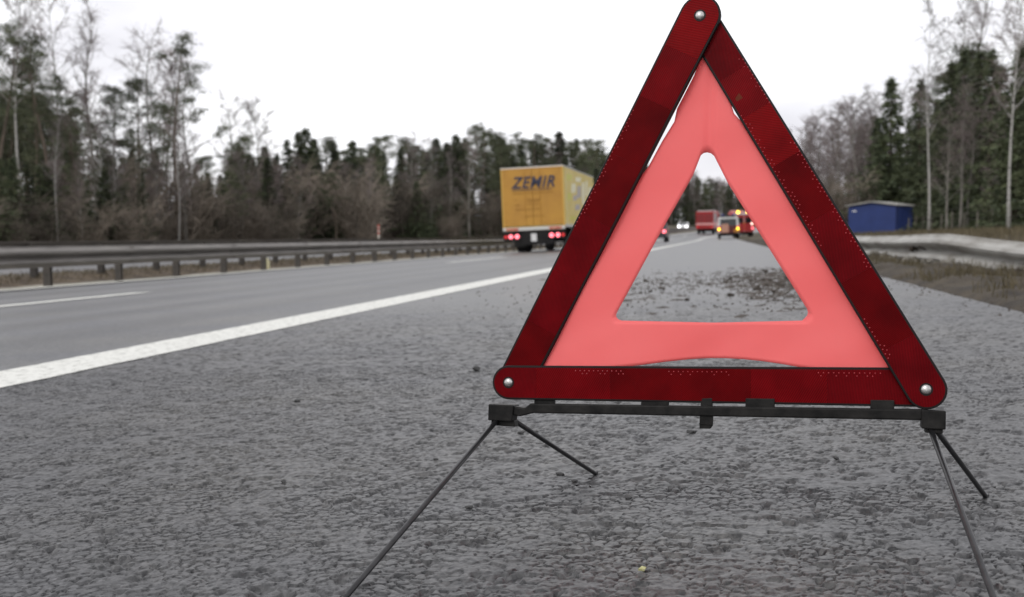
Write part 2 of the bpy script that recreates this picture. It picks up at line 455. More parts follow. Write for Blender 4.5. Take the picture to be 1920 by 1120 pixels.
def fabric_mat():
    m = bpy.data.materials.new('fluorescent_fabric'); m.use_nodes = True
    nt = m.node_tree; N = nt.nodes.new; Lk = nt.links.new; b = nt.nodes['Principled BSDF']; out = nt.nodes['Material Output']
    t = N('ShaderNodeTexCoord')
    n = N('ShaderNodeTexNoise'); n.inputs['Scale'].default_value = 9; n.inputs['Detail'].default_value = 5
    Lk(t.outputs['Object'], n.inputs['Vector'])
    r = N('ShaderNodeValToRGB')
    r.color_ramp.elements[0].position = 0.3; r.color_ramp.elements[0].color = (0.97, 0.225, 0.225, 1)
    r.color_ramp.elements[1].position = 0.7; r.color_ramp.elements[1].color = (0.985, 0.255, 0.255, 1)
    Lk(n.outputs['Fac'], r.inputs['Fac'])
    Lk(r.outputs['Color'], b.inputs['Base Color']); b.inputs['Roughness'].default_value = 0.55
    tr = N('ShaderNodeBsdfTranslucent'); Lk(r.outputs['Color'], tr.inputs['Color'])
    w = N('ShaderNodeTexNoise'); w.inputs['Scale'].default_value = 30
    Lk(t.outputs['Object'], w.inputs['Vector'])
    bp = N('ShaderNodeBump'); bp.inputs['Strength'].default_value = 0.25; bp.inputs['Distance'].default_value = 0.003
    Lk(w.outputs['Fac'], bp.inputs['Height']); Lk(bp.outputs['Normal'], b.inputs['Normal'])
    mix = N('ShaderNodeMixShader'); mix.inputs['Fac'].default_value = 0.45
    Lk(b.outputs['BSDF'], mix.inputs[1]); Lk(tr.outputs['BSDF'], mix.inputs[2])
    Lk(mix.outputs['Shader'], out.inputs['Surface'])
    return m
M_fab = fabric_mat()

a_, l_ = R(-6), R(6)
eu = Vector((math.cos(a_), math.sin(a_), 0)); bk = Vector((-math.sin(a_), math.cos(a_), 0))
ev = math.cos(l_) * Vector((0, 0, 1)) + math.sin(l_) * bk
nn = eu.cross(ev)
TRI = empty('warning_triangle')
TM = Matrix((( eu.x, ev.x, nn.x, -0.0028), (eu.y, ev.y, nn.y, 1.15), (eu.z, ev.z, nn.z, 0.1255), (0, 0, 0, 1)))
TRI.matrix_world = TM
tag(TRI, 'red reflective folding warning triangle on black wire legs standing on the hard shoulder', 'warning triangle')
TINV = TM.inverted()

def tangent(P, C, r, side):
    P = Vector(P); C = Vector(C); d = P - C; L = d.length
    th = math.atan2(d.y, d.x); ph = math.acos(r / L)
    a = th + side * ph
    return a
def arm_outline(C, r, e1, e2, n=14):
    """outline of an arm: rounded about the rivet C, running to the end corners e1 (left seen from C) and e2"""
    a1 = tangent(e1, C, r, 1); a2 = tangent(e2, C, r, -1)
    while a2 < a1: a2 += 2 * math.pi
    pts = [(C[0] + r * math.cos(a1 + (a2 - a1) * i / n), C[1] + r * math.sin(a1 + (a2 - a1) * i / n)) for i in range(n + 1)]
    poly = pts + [tuple(e2), tuple(e1)]
    ar = sum(poly[i][0] * poly[(i+1) % len(poly)][1] - poly[(i+1) % len(poly)][0] * poly[i][1] for i in range(len(poly)))
    return poly if ar > 0 else poly[::-1]
def inset(poly, d):
    n = len(poly); out = []
    for i in range(n):
        p0, p1, p2 = Vector(poly[i-1]), Vector(poly[i]), Vector(poly[(i+1) % n])
        d1 = (p1 - p0).normalized(); d2 = (p2 - p1).normalized()
        n1 = Vector((-d1.y, d1.x)); n2 = Vector((-d2.y, d2.x))
        b = (n1 + n2); s = d / max(0.3, (1 + n1.dot(n2)))
        out.append(tuple(p1 + b * s))
    return out
def clip(poly, q, nrm, off):
    """keep the side where (p-q).nrm >= off"""
    out = []; n = len(poly)
    for i in range(n):
        a, b = Vector(poly[i]), Vector(poly[(i+1) % n])
        da = (a - q).dot(nrm) - off; db = (b - q).dot(nrm) - off
        if da >= 0: out.append(tuple(a))
        if (da >= 0) != (db >= 0): out.append(tuple(a + (b - a) * (da / (da - db))))
    return out
mm = 0.001
def make_arm(C, r, e1, e2, zr, ze, cuts, side_in, seed, label):
    C = Vector(C) * mm; e1 = Vector(e1) * mm; e2 = Vector(e2) * mm; r *= mm
    axis = ((e1 + e2) / 2 - C); L = axis.length; axis.normalize()
    z = lambda p: zr + (ze - zr) * max(-0.1, min(1.0, (Vector(p) - C).dot(axis) / L))
    poly = arm_outline(C, r, e1, e2)
    mb = MB(); mb.prism(poly, lambda p: z(p) - 0.0075, lambda p: z(p))
    A = mb.build('arm', M_rim, TRI, bevel=0.0009)
    A['label'] = label
    lens = inset(poly, 0.0024)
    rr = random.Random(seed)
    cs = [-1.0] + list(cuts) + [2.0]
    for i in range(len(cs) - 1):
        p = clip(lens, C, axis, cs[i] * L + 0.00006); p = clip(p, C, -axis, -cs[i+1] * L + 0.00006)
        if len(p) < 3: continue
        lift = 0.0006 + 0.0002 * rr.random()
        m2 = MB(); m2.prism(p, lambda q: z(q) - 0.001, lambda q: z(q) + lift)
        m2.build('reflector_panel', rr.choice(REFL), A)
    # heat-welded dots along the edges
    d = MB(); perp = Vector((-axis.y, axis.x))
    for s0, s1, off, sd in side_in:
        m_ = int((s1 - s0) * L / 0.0052)
        for j in range(m_):
            for row in (0, 1):
                if row and rr.random() < 0.55: continue
                q = C + axis * (L * s0 + 0.0052 * (j + 0.5 * row)) + perp * sd * (off - 0.0032 * row)
                zz = z(q) + 0.0007; h = 0.00085
                d.add([(q.x-h, q.y, zz), (q.x, q.y-h, zz), (q.x+h, q.y, zz), (q.x, q.y+h, zz), (q.x, q.y, zz+0.0007)], [(0,1,4),(1,2,4),(2,3,4),(3,0,4)])
    o = d.build('weld_dots', M_dot, A); o['kind'] = 'stuff'
    rv = MB(); zc = z(C)
    prof_ = [(0.0052, zc), (0.0052, zc + 0.0012), (0.0044, zc + 0.0022), (0.0028, zc + 0.0031), (0.0008, zc + 0.0034)]
    kk = 20
    vv = [(C.x + q[0]*math.cos(2*math.pi*j/kk), C.y + q[0]*math.sin(2*math.pi*j/kk), q[1]) for q in prof_ for j in range(kk)]
    ff = [(i*kk+j, i*kk+(j+1) % kk, (i+1)*kk+(j+1) % kk, (i+1)*kk+j) for i in range(4) for j in range(kk)] + [tuple(range(4*kk, 5*kk))]
    rv.add(vv, ff); rv.build('rivet', M_rivet, A, smooth=True)
    wa = MB(); wa.cyl((C.x, C.y, 0), 'z', 0.0066, zc - 0.0004, zc + 0.0010, 20); wa.build('washer', M_rim, A)
    return A
make_arm((-29.1, 440.5), 23.0, (-202.3, 41.5), (-250.2, 39.8), 0.007, -0.0005, (0.1, 0.24, 0.40, 0.57, 0.73, 0.88),
         [(0.28, 0.62, 0.0192, -1)], 5, 'left arm overlapping the right arm at the apex')
make_arm((-238.7, 24.3), 19.6, (190, 57.6), (214, 17.6), 0.007, -0.0015, (0.075, 0.27, 0.45, 0.62, 0.80),
         [(0.18, 0.31, 0.0142, 1), (0.42, 0.58, 0.0142, 1), (0.78, 0.94, 0.0142, 1)], 8, 'bottom arm')
make_arm((211.2, 36.1), 20.6, (-31, 404), (-14, 449), 0.007, -0.0005, (0.12, 0.30, 0.46, 0.62, 0.76, 0.87),
         [(0.10, 0.22, 0.0162, 1), (0.40, 0.58, 0.0152, 1), (0.55, 0.78, 0.0160, 1), (0.30, 0.66, 0.0165, -1), (0.76, 0.9, 0.0165, -1)], 11, 'right arm')
# gold mark near the top of the right arm
g = MB(); g.prism([(11*mm, 347*mm), (19*mm, 334*mm), (22*mm, 344*mm), (15*mm, 353*mm)], 0.0010, 0.0016)
g.build('amber_patch', mat('amber_film', (0.075, 0.022, 0.006), 0.5, spec=0.1, col2=(0.14, 0.015, 0.008), scale=60), TRI)

# fluorescent cloth with a triangular window
FO = [(-23.4, 408), (-6.4, 374.9), (7.2, 339.2), (9.7, 331.4), (18.0, 322.2), (53.4, 266.6), (125, 166), (192.7, 49.1), (180, 44), (130, 48), (85.6, 54.0), (66, 56.8), (46.5, 59.0), (26, 60.4), (6.6, 60.9), (-14, 60.2), (-33.9, 58.2), (-60, 54.4), (-87.3, 49.8), (-142.2, 41.7), (-208.2, 37.1), (-139.7, 172.3), (-107.6, 239.2), (-90.0, 266.3), (-83.5, 275.2), (-69.5, 302.5), (-56.5, 325.0), (-53.9, 339.7), (-35.8, 376.3)]
FI = [(-19.0, 289.4), (-15, 288.2), (-11.3, 285.1), (5.1, 253.3), (48, 186), (91.5, 116.9), (92.6, 113), (91.6, 109.5), (86.8, 104.2), (-5.8, 99.6), (-109.9, 99.4), (-114, 100.4), (-116.7, 103.3), (-116.9, 106.5), (-115.1, 110.8), (-75, 187), (-34.2, 263.5), (-25.9, 286.0), (-22.8, 288.6)]
FC = Vector((-14, 165))
def hit(poly, a):
    d = Vector((math.cos(a), math.sin(a))); best = None
    for i in range(len(poly)):
        p, q = Vector(poly[i]) - FC, Vector(poly[(i+1) % len(poly)]) - FC
        e = q - p; den = d.x * e.y - d.y * e.x
        if abs(den) < 1e-9: continue
        t = (p.x * e.y - p.y * e.x) / den; s = (p.x * d.y - p.y * d.x) / den
        if t > 0 and -1e-6 <= s <= 1 + 1e-6 and (best is None or t > best): best = t
    return best
angs = sorted(set([round(2 * math.pi * i / 360, 5) for i in range(360)] + [round(math.atan2(p[1]-FC.y, p[0]-FC.x) % (2*math.pi), 5) for p in FO + FI]))
angs = [a for a in angs if hit(FO, a) and hit(FI, a)]
NR = 12; fv = []
for a in angs:
    ro, ri = hit(FO, a), hit(FI, a)
    for j in range(NR + 1):
        rad = ri + (ro - ri) * j / NR
        x = FC.x + rad * math.cos(a); y = FC.y + rad * math.sin(a)
        wz = 0.8 * math.sin(x * 0.045 + y * 0.02) + 0.8 * math.sin(y * 0.06 - x * 0.03 + 1) - 1.6 * max(0, 1 - abs(x + 18 - (y - 290) * 0.02) / 7) * (1 if y > 285 else 0)
        wz += 0.35 * math.sin(x * 0.07 - 0.10 * y + 0.8 * math.sin(x * 0.031)) * max(0, 1 - abs(y - 75) / 45)
        fv.append((x * mm, y * mm, (-3.5 + wz) * mm - 0.0005))
k = NR + 1; n = len(angs)
ff = [(i*k+j, i*k+j+1, ((i+1) % n)*k+j+1, ((i+1) % n)*k+j) for i in range(n) for j in range(NR)]
mb = MB(); mb.add(fv, ff)
fab = mb.build('fabric', M_fab, TRI, smooth=True)
sd_ = fab.modifiers.new('thickness', 'SOLIDIFY'); sd_.thickness = 0.0005

# base bar, clips, hook, hinge blocks
P = lambda pts: [(x * mm, y * mm) for x, y in pts]
mb = MB(); mb.prism(P([(-233, -13.5), (-224, -14.2), (-214, -11.2), (-208, -9.6), (210, 4.2), (210, 15.4), (-206, 1.6), (-212, 1.4), (-219, -4.2), (-233, -2.6)]), -0.006, 0.006)
bar = mb.build('base_bar', M_black, TRI, bevel=0.0018, seg=3)
for x0, x1 in ((-208.4, -184.9), (-84.4, -54.0), (-18.6, -6.0), (29.5, 60.2), (157.5, 181)):
    f_ = lambda x: (x + 208) * 0.0329
    mb = MB(); mb.prism(P([(x0, f_(x0) - 1), (x1, f_(x1) - 1), (x1, f_(x1) + 10.5), (x0, f_(x0) + 10.5)]), -0.0045, 0.0035)
    mb.build('clip', M_black, bar, bevel=0.0008)
mb = MB(); mb.prism(P([(-19.2, 0), (-19.2, -17), (-7.5, -16.6), (-5.2, -13), (-5.2, 0)]), -0.005, 0.004)
mb.prism(P([(-19.8, -12.2), (-6.2, -12.2), (-6.2, -11.2), (-19.8, -11.2)]), 0.0042, 0.0056)
mb.build('hook', M_black, bar, bevel=0.0005)
mb = MB(); mb.prism(P([(-262, -20.6), (-233, -20.6), (-231, -1.6), (-262, -1.6)]), -0.013, 0.009)
h1 = mb.build('hinge_block', M_black, TRI, bevel=0.0014, seg=3)
mb = MB(); mb.prism(P([(-259.5, -26.5), (-230, -26.5), (-231.5, -19.5), (-259.5, -19.5)]), -0.010, 0.004); mb.build('hinge_lug', M_black, h1, bevel=0.001)
mb = MB(); mb.prism(P([(207.2, -4.2), (230.4, -4.2), (230.4, 15.2), (207.2, 15.2)]), -0.013, 0.009)
h2 = mb.build('hinge_block', M_black, TRI, bevel=0.0014, seg=3)
mb = MB(); mb.prism(P([(211, -8.5), (228, -8.5), (228, -3.8), (211, -3.8)]), -0.011, 0.006); mb.build('hinge_lug', M_black, h2, bevel=0.001)
def leg(hx, hy, hz, foot, r=0.0029):
    h = TM @ Vector((hx * mm, hy * mm, hz * mm)); f = Vector(foot); f.z = zworld(f.x, f.y) + r
    d = (f - h); q = f + Vector((d.x, d.y, 0)).normalized() * 0.006
    pts = [h, h + d * 0.5, f - d.normalized() * 0.004, f, q]
    mb = MB(); mb.tube([TINV @ p for p in pts], [r] * 5, 12)
    mb.build('leg', M_steelblk, TRI, smooth=True)
leg(-236, -20, -8, (-0.168, 1.402, 0)); leg(-252, -20, 4, (-0.3365, 0.892, 0))
leg(222, -5, -8, (0.304, 1.283, 0)); leg(216.5, -5, 4, (0.2205, 0.858, 0))

# ------------------------------------------------------------------ guard rails
M_galv = mat('weathered_galvanised', (0.11, 0.101, 0.093), 0.65, metal=0.1, col2=(0.19, 0.177, 0.163), scale=4, stretch=(1, 0.3, 3), bump=0.15, bscale=30, bdist=0.004)
M_post = mat('dark_steel_post', (0.05, 0.046, 0.042), 0.7, metal=0.2, col2=(0.085, 0.075, 0.065), scale=8)
M_bolt = mat('bolt_steel', (0.11, 0.10, 0.09), 0.5, metal=0.6)
M_pgalv = mat('pale_galvanised', (0.13, 0.118, 0.098), 0.75, metal=0.05, col2=(0.35, 0.342, 0.322), scale=2.6, detail=9, stretch=(1, 0.6, 3), lo=.30, hi=.56, bump=0.5, bscale=9, bdist=0.015)
WPROF = [(0.0, 0.0), (0.012, 0.022), (0.080, 0.054), (0.098, 0.082), (0.080, 0.110), (0.012, 0.140), (-0.006, 0.155), (0.012, 0.170), (0.080, 0.200), (0.098, 0.228), (0.080, 0.256), (0.012, 0.288), (0.0, 0.31)]
def wbeam(mb, stations, face):
    """stations: list of (x,y,z of the lower edge, lean); face=+1 humps towards +x"""
    k = len(WPROF); vs = []
    for st in stations:
        x, y, z = st[:3]; lean = st[3] if len(st) > 3 else 0
        for th in (0, -0.004):
            for px, pz in WPROF:
                vs.append((x + face * (px + th) + pz * lean, y, z + pz))
    fs = []
    for i in range(len(stations) - 1):
        b0, b1 = i * 2 * k, (i + 1) * 2 * k
        for j in range(k - 1):
            fs.append((b0+j, b1+j, b1+j+1, b0+j+1)); fs.append((b0+k+j, b0+k+j+1, b1+k+j+1, b1+k+j))
        fs.append((b0, b0+k, b1+k, b1)); fs.append((b0+k-1, b1+k-1, b1+2*k-1, b0+2*k-1))
    for b in (0, (len(stations)-1) * 2 * k):
        for j in range(k - 1): fs.append((b+j, b+j+1, b+k+j+1, b+k+j))
    mb.add(vs, fs)
def rail_line(label, lat, face, y_posts, top, ylast, group=None):
    g0 = empty('guardrail', W(lat, 20)); tag(g0, label, 'guardrail')
    base = Vector(g0.location)
    yb = y_posts[0] - 1.9
    y = yb; first = None
    while y < ylast:
        n = 5 if y < 90 else 9
        L = 3.8 if y < 90 else 15.2
        st = []
        for i in range(n):
            yy = y + (L + 0.08) * i / (n - 1); w = Vector(W(lat, yy)) - base
            st.append((w.x + 0.004 * ((int(y / 3.8)) % 2) * face, w.y, w.z + top - 0.31))
        mb = MB(); wbeam(mb, st, face)
        b_ = mb.build('rail_beam', M_galv, g0, smooth=False)
        if y < 60:
            for dy in (0.05, 0.13):
                for dz in (0.04, 0.155, 0.27):
                    w = Vector(W(lat, y + dy)) - base
                    off = 0.05 if dz != 0.155 else 0.0
                    bm_ = MB(); bm_.cyl((w.x, w.y, w.z + top - 0.31 + dz), 'x', 0.014, min(0, face*(off+0.02)), max(0, face*(off+0.02)), 8)
                    bm_.build('bolt', M_bolt, b_)
        y += L
    pm = MB()                                   # sigma post with a spacer bracket
    pm.prism([(-0.06, -0.03), (0.06, -0.03), (0.06, -0.02), (0.006, -0.02), (0.006, 0.02), (0.06, 0.02), (0.06, 0.03), (-0.06, 0.03), (-0.06, 0.02), (-0.006, 0.02), (-0.006, -0.02), (-0.06, -0.02)], -0.3, top - 0.05)
    pme = pm.mesh('post', M_post)
    sm = MB(); sm.prism([(-0.05, top - 0.24), (0.075, top - 0.27), (0.075, top - 0.08), (-0.05, top - 0.05)], -0.045, 0.045, axis='y'); sme = sm.mesh('spacer', M_post)
    for yp in y_posts:
        o = link('post', pme, g0); o.location = Vector(W(lat - face * 0.135, yp)) - base; o.rotation_euler = (0, 0, 0 if face > 0 else math.pi)
        if yp < 60:
            s_ = link('spacer', sme, o); s_.location = (0, 0, 0)
    return g0
rail_line('dark grey guardrail along the near side of the median, standing on pale gravel', -9.92, 1, [10.3 + 1.9 * i for i in range(62)], 0.60, 230)
rail_line('second grey guardrail running behind the near median guardrail, facing away from us', -11.3, -1, [9.6 + 1.9 * i for i in range(60)], 0.60, 230)

# pushed-over rail on the right
ST = [(2.25, 5.0, .235, 0.05), (2.36, 6.4, .24, .02), (2.36, 7.6, .25, .0), (2.30, 8.8, .268, .0), (2.16, 9.4, .30, -0.02), (2.02, 9.9, .336, -.06), (1.98, 10.9, .335, -.1), (1.99, 12.0, .322, -.06), (1.95, 13.2, .318, .05), (1.92, 14.4, .314, .0), (1.96, 15.8, .315, -.06), (2.0, 17, .315, 0), (2.0, 20, .33, 0), (2.02, 24, .34, 0), (2.05, 30, .37, 0), (2.05, 36, .39, 0), (2.05, 42, .4, 0)]
fr = empty('fallen_guardrail', (2.0, 10, 0.06)); tag(fr, 'pale dirt-caked guardrail pushed down low and bent on the right grass verge', 'guardrail')
def ipol(y, c): return float(np.interp(y, [s[1] for s in ST], [s[c] for s in ST]))
yy = 5.0; segs = [5.0, 8.9, 12.9, 16.9, 21, 25, 29, 33, 37, 41]
for a in range(len(segs) - 1):
    y0, y1 = segs[a], segs[a+1] + 0.1
    st = [(ipol(y, 0) - 2.0 + 0.004 * (a % 2), y - 10, ipol(y, 2) - 0.31 - 0.06, ipol(y, 3)) for y in np.linspace(y0, y1, 12)]
    mb = MB(); wbeam(mb, st, -1); mb.build('rail_beam', M_pgalv, fr)
pm = MB(); pm.prism([(-0.05, -0.03), (0.05, -0.03), (0.05, 0.03), (-0.05, 0.03)], -0.35, 0.2); pme = pm.mesh('post', M_post)
for y in (7.2, 11.2, 15.2, 19.2, 23.2, 27.2, 31.2, 35.2):
    o = link('post', pme, fr); o.location = (ipol(y, 0) - 2.0 + 0.14, y - 10, 0.02); o.rotation_euler = (0, 0.25 if y < 16 else 0, 0)

# ------------------------------------------------------------------ verge: soil, clods, grass
rng = np.random.default_rng(11)
nx_, ny_ = 40, 520
X, Y = np.meshgrid(np.linspace(1.0, 4.6, nx_), np.linspace(2.5, 60, ny_))
edge = 0.16 * (vnoise(X*0+1, Y, 0.7, 5) - 0.6) + 0.10 * (vnoise(X*0+1, Y, 0.23, 6) - .5)
hh = 0.05 * (vnoise(X, Y, 0.5, 71) - 0.3) + 0.05 * (vnoise(X, Y, 0.17, 72) - 0.4)
fade = np.clip((X - 1.08 - edge) / 0.12, 0, 1)
heap = 0.10 * np.exp(-((X - 1.86) / 0.16) ** 2) * np.clip(vnoise(X*0, Y, 1.3, 73) * 1.8 - 0.45, 0, 1) * np.clip((Y - 5) / 3, 0, 1)
Zv = prof(X, Y) + np.where(fade > 0, 0.012 + fade * hh + heap, -0.03)
v = np.stack([X + bend(Y), Y, Zv], -1).reshape(-1, 3); a = np.arange((ny_-1)*nx_).reshape(ny_-1, nx_)[:, :-1].ravel()
mb = MB(); mb.add(v.tolist(), np.stack([a, a+1, a+1+nx_, a+nx_], -1).tolist())
o = mb.build('verge', M_soil, smooth=True); o['kind'] = 'structure'
def vz(x, y):
    i = np.clip(((x - 1.0) / 3.6 * (nx_ - 1)).astype(int), 0, nx_-1); j = np.clip(((y - 2.5) / 57.5 * (ny_-1)).astype(int), 0, ny_-1)
    return Zv[j, i]
def blades(name, x, y, z, hmin, hmax, wid, m):
    n = len(x); h = rng.uniform(hmin, hmax, n); az = rng.uniform(0, 2*np.pi, n); ln = rng.uniform(0.1, 0.9, n); la = rng.uniform(0, 2*np.pi, n)
    bx, by = np.cos(az) * wid, np.sin(az) * wid
    tip = np.stack([x + h*ln*np.cos(la), y + h*ln*np.sin(la), z + h], -1)
    mid = np.stack([x + .4*h*ln*np.cos(la), y + .4*h*ln*np.sin(la), z + .6*h], -1)
    b0 = np.stack([x - bx, y - by, z], -1); b1 = np.stack([x + bx, y + by, z], -1)
    m0 = mid - np.stack([bx, by, bx*0], -1) * .7; m1 = mid + np.stack([bx, by, bx*0], -1) * .7
    t = np.concatenate([np.stack([b0, b1, m1], 1), np.stack([b0, m1, m0], 1), np.stack([m0, m1, tip], 1)])
    mb = MB(); mb.tris(t); return mb.build(name, m)
M_grass = mat('winter_grass', (0.040, 0.034, 0.016), 0.85, col2=(0.125, 0.098, 0.052), scale=3.5, lo=0.3, hi=0.75)
M_straw = mat('dead_grass', (0.055, 0.044, 0.022), 0.85, col2=(0.13, 0.105, 0.058), scale=1.2)
n = 30000
gx = rng.uniform(1.1, 3.0, n); gy = 3.0 + 27 * rng.random(n) ** 1.4
keep = (vnoise(gx, gy, 0.42, 81) + 0.7 * vnoise(gx, gy, 0.14, 82) > 0.80 + 0.55 * np.exp(-((gx - 1.9) / 0.3) ** 2))
gx, gy = gx[keep], gy[keep]
o = blades('verge_grass', gx, gy, vz(gx, gy) - 0.005, 0.02, 0.095, 0.0028, M_grass)
tag(o, 'short muddy winter grass on the verge between the hard shoulder and the fallen guardrail', 'grass', kind='stuff')
n = 16000
gx = rng.uniform(2.4, 9, n); gy = rng.uniform(6, 45, n)
gz = np.array([zworld(a, b) for a, b in zip(gx, gy)])
o = blades('rough_grass', gx, gy, gz, 0.05, 0.24, 0.006, M_straw)
tag(o, 'dead yellowish grass between the fallen guardrail and the right-hand wood', 'grass', kind='stuff')
n = 16000
gx = rng.uniform(-12.5, -10.55, n); gy = rng.uniform(9, 70, n)
gz = np.array([zworld(a, b) for a, b in zip(gx, gy)])
o = blades('median_weeds', gx, gy, gz, 0.03, 0.11, 0.006, M_straw)
tag(o, 'thin brown weeds growing under the median guardrails', 'grass', kind='stuff')

M_clod = mat('wet_earth', (0.024, 0.018, 0.013), 0.85, col2=(0.062, 0.046, 0.033), scale=30, bump=0.7, bscale=90, bdist=0.01)
M_stone = mat('dark_chipping', (0.015, 0.015, 0.015), 0.7, col2=(0.04, 0.04, 0.04), scale=80)
def lump(seed, sub=2, rough=0.3):
    bm = bmesh.new(); bmesh.ops.create_icosphere(bm, subdivisions=sub, radius=1)
    r2 = random.Random(seed); ph = [r2.uniform(0, 6) for _ in range(6)]
    for v in bm.verts:
        c = v.co
        v.co = c * (1 + rough * (math.sin(3*c.x+ph[0]) * math.sin(3*c.y+ph[1]) + 0.6*math.sin(6*c.z+ph[2]) * math.sin(5*c.x+ph[3])) + r2.uniform(-.1, .1))
        v.co.z *= 0.7
    return bm
def lump_mesh(name, seed, m, sub=2):
    bm = lump(seed, sub); me = bpy.data.meshes.new(name); bm.to_mesh(me); bm.free(); me.materials.append(m); return me
CL = [lump_mesh('dirt_clod', s, M_clod) for s in range(5)]
rr = random.Random(4)
def clod(x, y, s, label, group, me=None, zoff=None):
    o = link('dirt_clod', me or rr.choice(CL)); z = zworld(x, y) if zoff is None else zoff
    o.location = (x, y, z + s * 0.4); o.scale = (s * rr.uniform(.8, 1.5), s * rr.uniform(.8, 1.3), s); o.rotation_euler = (0, 0, rr.uniform(0, 6))
    tag(o, label, 'dirt clod', group)
    return o
spots = []
for cx, cy, sx, sy, n in ((-0.5, 6.9, .38, 1.0, 24), (0.36, 6.3, .16, .8, 34), (0.34, 8.2, .2, .6, 20), (-0.1, 7.4, .3, .9, 9), (-0.75, 8.6, .2, .8, 6)):
    for _ in range(n):
        x = rr.gauss(cx, sx); y = rr.gauss(cy, sy)
        if -1.7 < x < 1.0 and 4.6 < y < 11: spots.append((x, y))
for x, y in spots:
    clod(x, y, rr.choice([.005, .006, .008, .011, .015]) , 'dark clod of mud lying on the asphalt seen through the triangle', 'mud clods strewn across the hard shoulder')
# crumbs too small to count
t = []
for i in range(3200):
    c = rr.choice(((-0.5, 6.8, .4, 1.3), (0.36, 6.1, .15, .8), (0.36, 6.5, .2, 1.0), (0.34, 8.3, .2, .8), (-.2, 7.2, .6, 1.3)))
    x, y = rr.gauss(c[0], c[2]), rr.gauss(c[1], c[3])
    if not (-1.8 < x < 1.0 and 4.2 < y < 12): continue
    s = rr.uniform(.003, .010); z = zworld(x, y)
    p = [(x + s*rr.uniform(.6, 1.2)*math.cos(q), y + s*rr.uniform(.6, 1.2)*math.sin(q), z - .002) for q in (0, 1.3, 2.5, 3.8, 5.0)]; top = (x, y, z + s*rr.uniform(.6, 1))
    t += [[p[j], p[(j+1) % 5], top] for j in range(5)]
for i in range(420):                                               # crumbs along the ragged edge of the verge
    y = 2.6 + 12 * rr.random() ** 1.3; x = rr.gauss(1.05, .05); s = rr.uniform(.003, .009); z = zworld(x, y)
    p = [(x + s*rr.uniform(.6, 1.2)*math.cos(q), y + s*rr.uniform(.6, 1.2)*math.sin(q), z - .002) for q in (0, 1.3, 2.5, 3.8, 5.0)]; top = (x, y, z + s*rr.uniform(.6, 1))
    t += [[p[j], p[(j+1) % 5], top] for j in range(5)]
for i in range(420):                                               # flat trodden smears of soil
    c = rr.choice(((-0.5, 6.8, .4, 1.2), (0.36, 6.1, .17, .8), (0.36, 6.6, .2, 1.0), (0.36, 8.3, .2, .8)))
    x, y = rr.gauss(c[0], c[2]), rr.gauss(c[1], c[3])
    if not (-1.8 < x < 1.0 and 4.2 < y < 12): continue
    s = rr.uniform(.02, .075); n_ = 9; z = zworld(x, y)
    p = [(x + s*rr.uniform(.5, 1.2)*math.cos(6.283*q/n_), y + 1.6*s*rr.uniform(.5, 1.2)*math.sin(6.283*q/n_)) for q in range(n_)]
    p = [(a_x, a_y, zworld(a_x, a_y) - .003) for a_x, a_y in p]; top = (x, y, z + rr.uniform(.003, .007))
    t += [[p[j], p[(j+1) % n_], top] for j in range(n_)]
mb = MB(); mb.tris(np.array(t)); o = mb.build('mud_crumbs', M_clod)
tag(o, 'fine crumbs of mud scattered over the hard shoulder behind the triangle', 'mud', kind='stuff')
for _ in range(46):
    y = 5.5 + 9 * rr.random() ** 1.3; x = ipol(y, 0) + rr.gauss(-0.16, .12)
    s = rr.choice([.012, .018, .025, .035])
    clod(x, y, s, 'dark earth clod thrown up against the fallen guardrail', 'earth clods along the fallen guardrail', zoff=float(vz(np.array([x]), np.array([y]))[0]))
clod(2.02 - .06, 10.9, .05, 'black lump of earth lying on the groove of the fallen guardrail', None, zoff=.20)
clod(2.0 - .09, 11.25, .035, 'smaller earth lump caught on the fallen guardrail face', None, zoff=.17)
M_rub = mat('pale_rubble', (0.13, 0.12, 0.10), 0.9, col2=(0.30, 0.285, 0.25), scale=14, bump=.6, bscale=50, bdist=.01)
RB = [lump_mesh('stone_chunk', s, M_rub) for s in (31, 32, 33)]
for _ in range(38):
    y = rr.uniform(9.3, 13.5); x = ipol(y, 0) - .1 + rr.gauss(-.06, .06); o = link('stone_chunk', rr.choice(RB)); s = rr.choice([.015, .022, .03, .045])
    o.location = (x, y, float(vz(np.array([x]), np.array([y]))[0]) + .5 * s); o.scale = (s*rr.uniform(.8, 1.4), s*rr.uniform(.8, 1.4), s); o.rotation_euler = (rr.uniform(0, 6), 0, rr.uniform(0, 6))
    tag(o, 'pale stone chunk spilled against the foot of the fallen guardrail', 'stone chunk', 'stone chunks along the fallen guardrail')
PB = [lump_mesh('pebble', s, M_stone, 1) for s in (21, 22, 23)]
for i, (x, y, s, lb) in enumerate([(-0.046, 1.705, .0066, 'black pebble on the asphalt below the hook of the triangle bar'), (-0.33, 1.71, .0055, 'dark pebble left of the left hinge of the triangle'), (-0.305, 1.72, .004, None), (-0.215, 1.40, .005, 'dark pebble beside the rear left wire leg'),
                                (-0.19, 1.36, .004, None), (-0.62, 2.6, .011, None), (-0.5, 2.95, .012, None), (-0.28, 3.1, .012, None), (.16, 1.50, .004, None), (-0.42, 1.5, .004, None), (-0.30, 1.22, .0042, None), (-0.60, 1.35, .0045, None), (-0.9, 2.1, .007, None), (-0.11, 1.27, .0035, None), (0.28, 1.02, .0055, 'flat dark flake on the asphalt right of the front right leg')]):
    o = link('pebble', PB[i % 3]); o.location = (x, y, zworld(x, y) + s * .4); o.scale = (s*1.4, s, s); o.rotation_euler = (0, 0, i)
    tag(o, lb or 'small dark pebble loose on the open asphalt', 'pebble', None if lb else 'loose pebbles on the hard shoulder')
lf = MB(); lf.prism([(-.004, -.002), (.002, -.003), (.005, .001), (.001, .003)], 0, .0022)
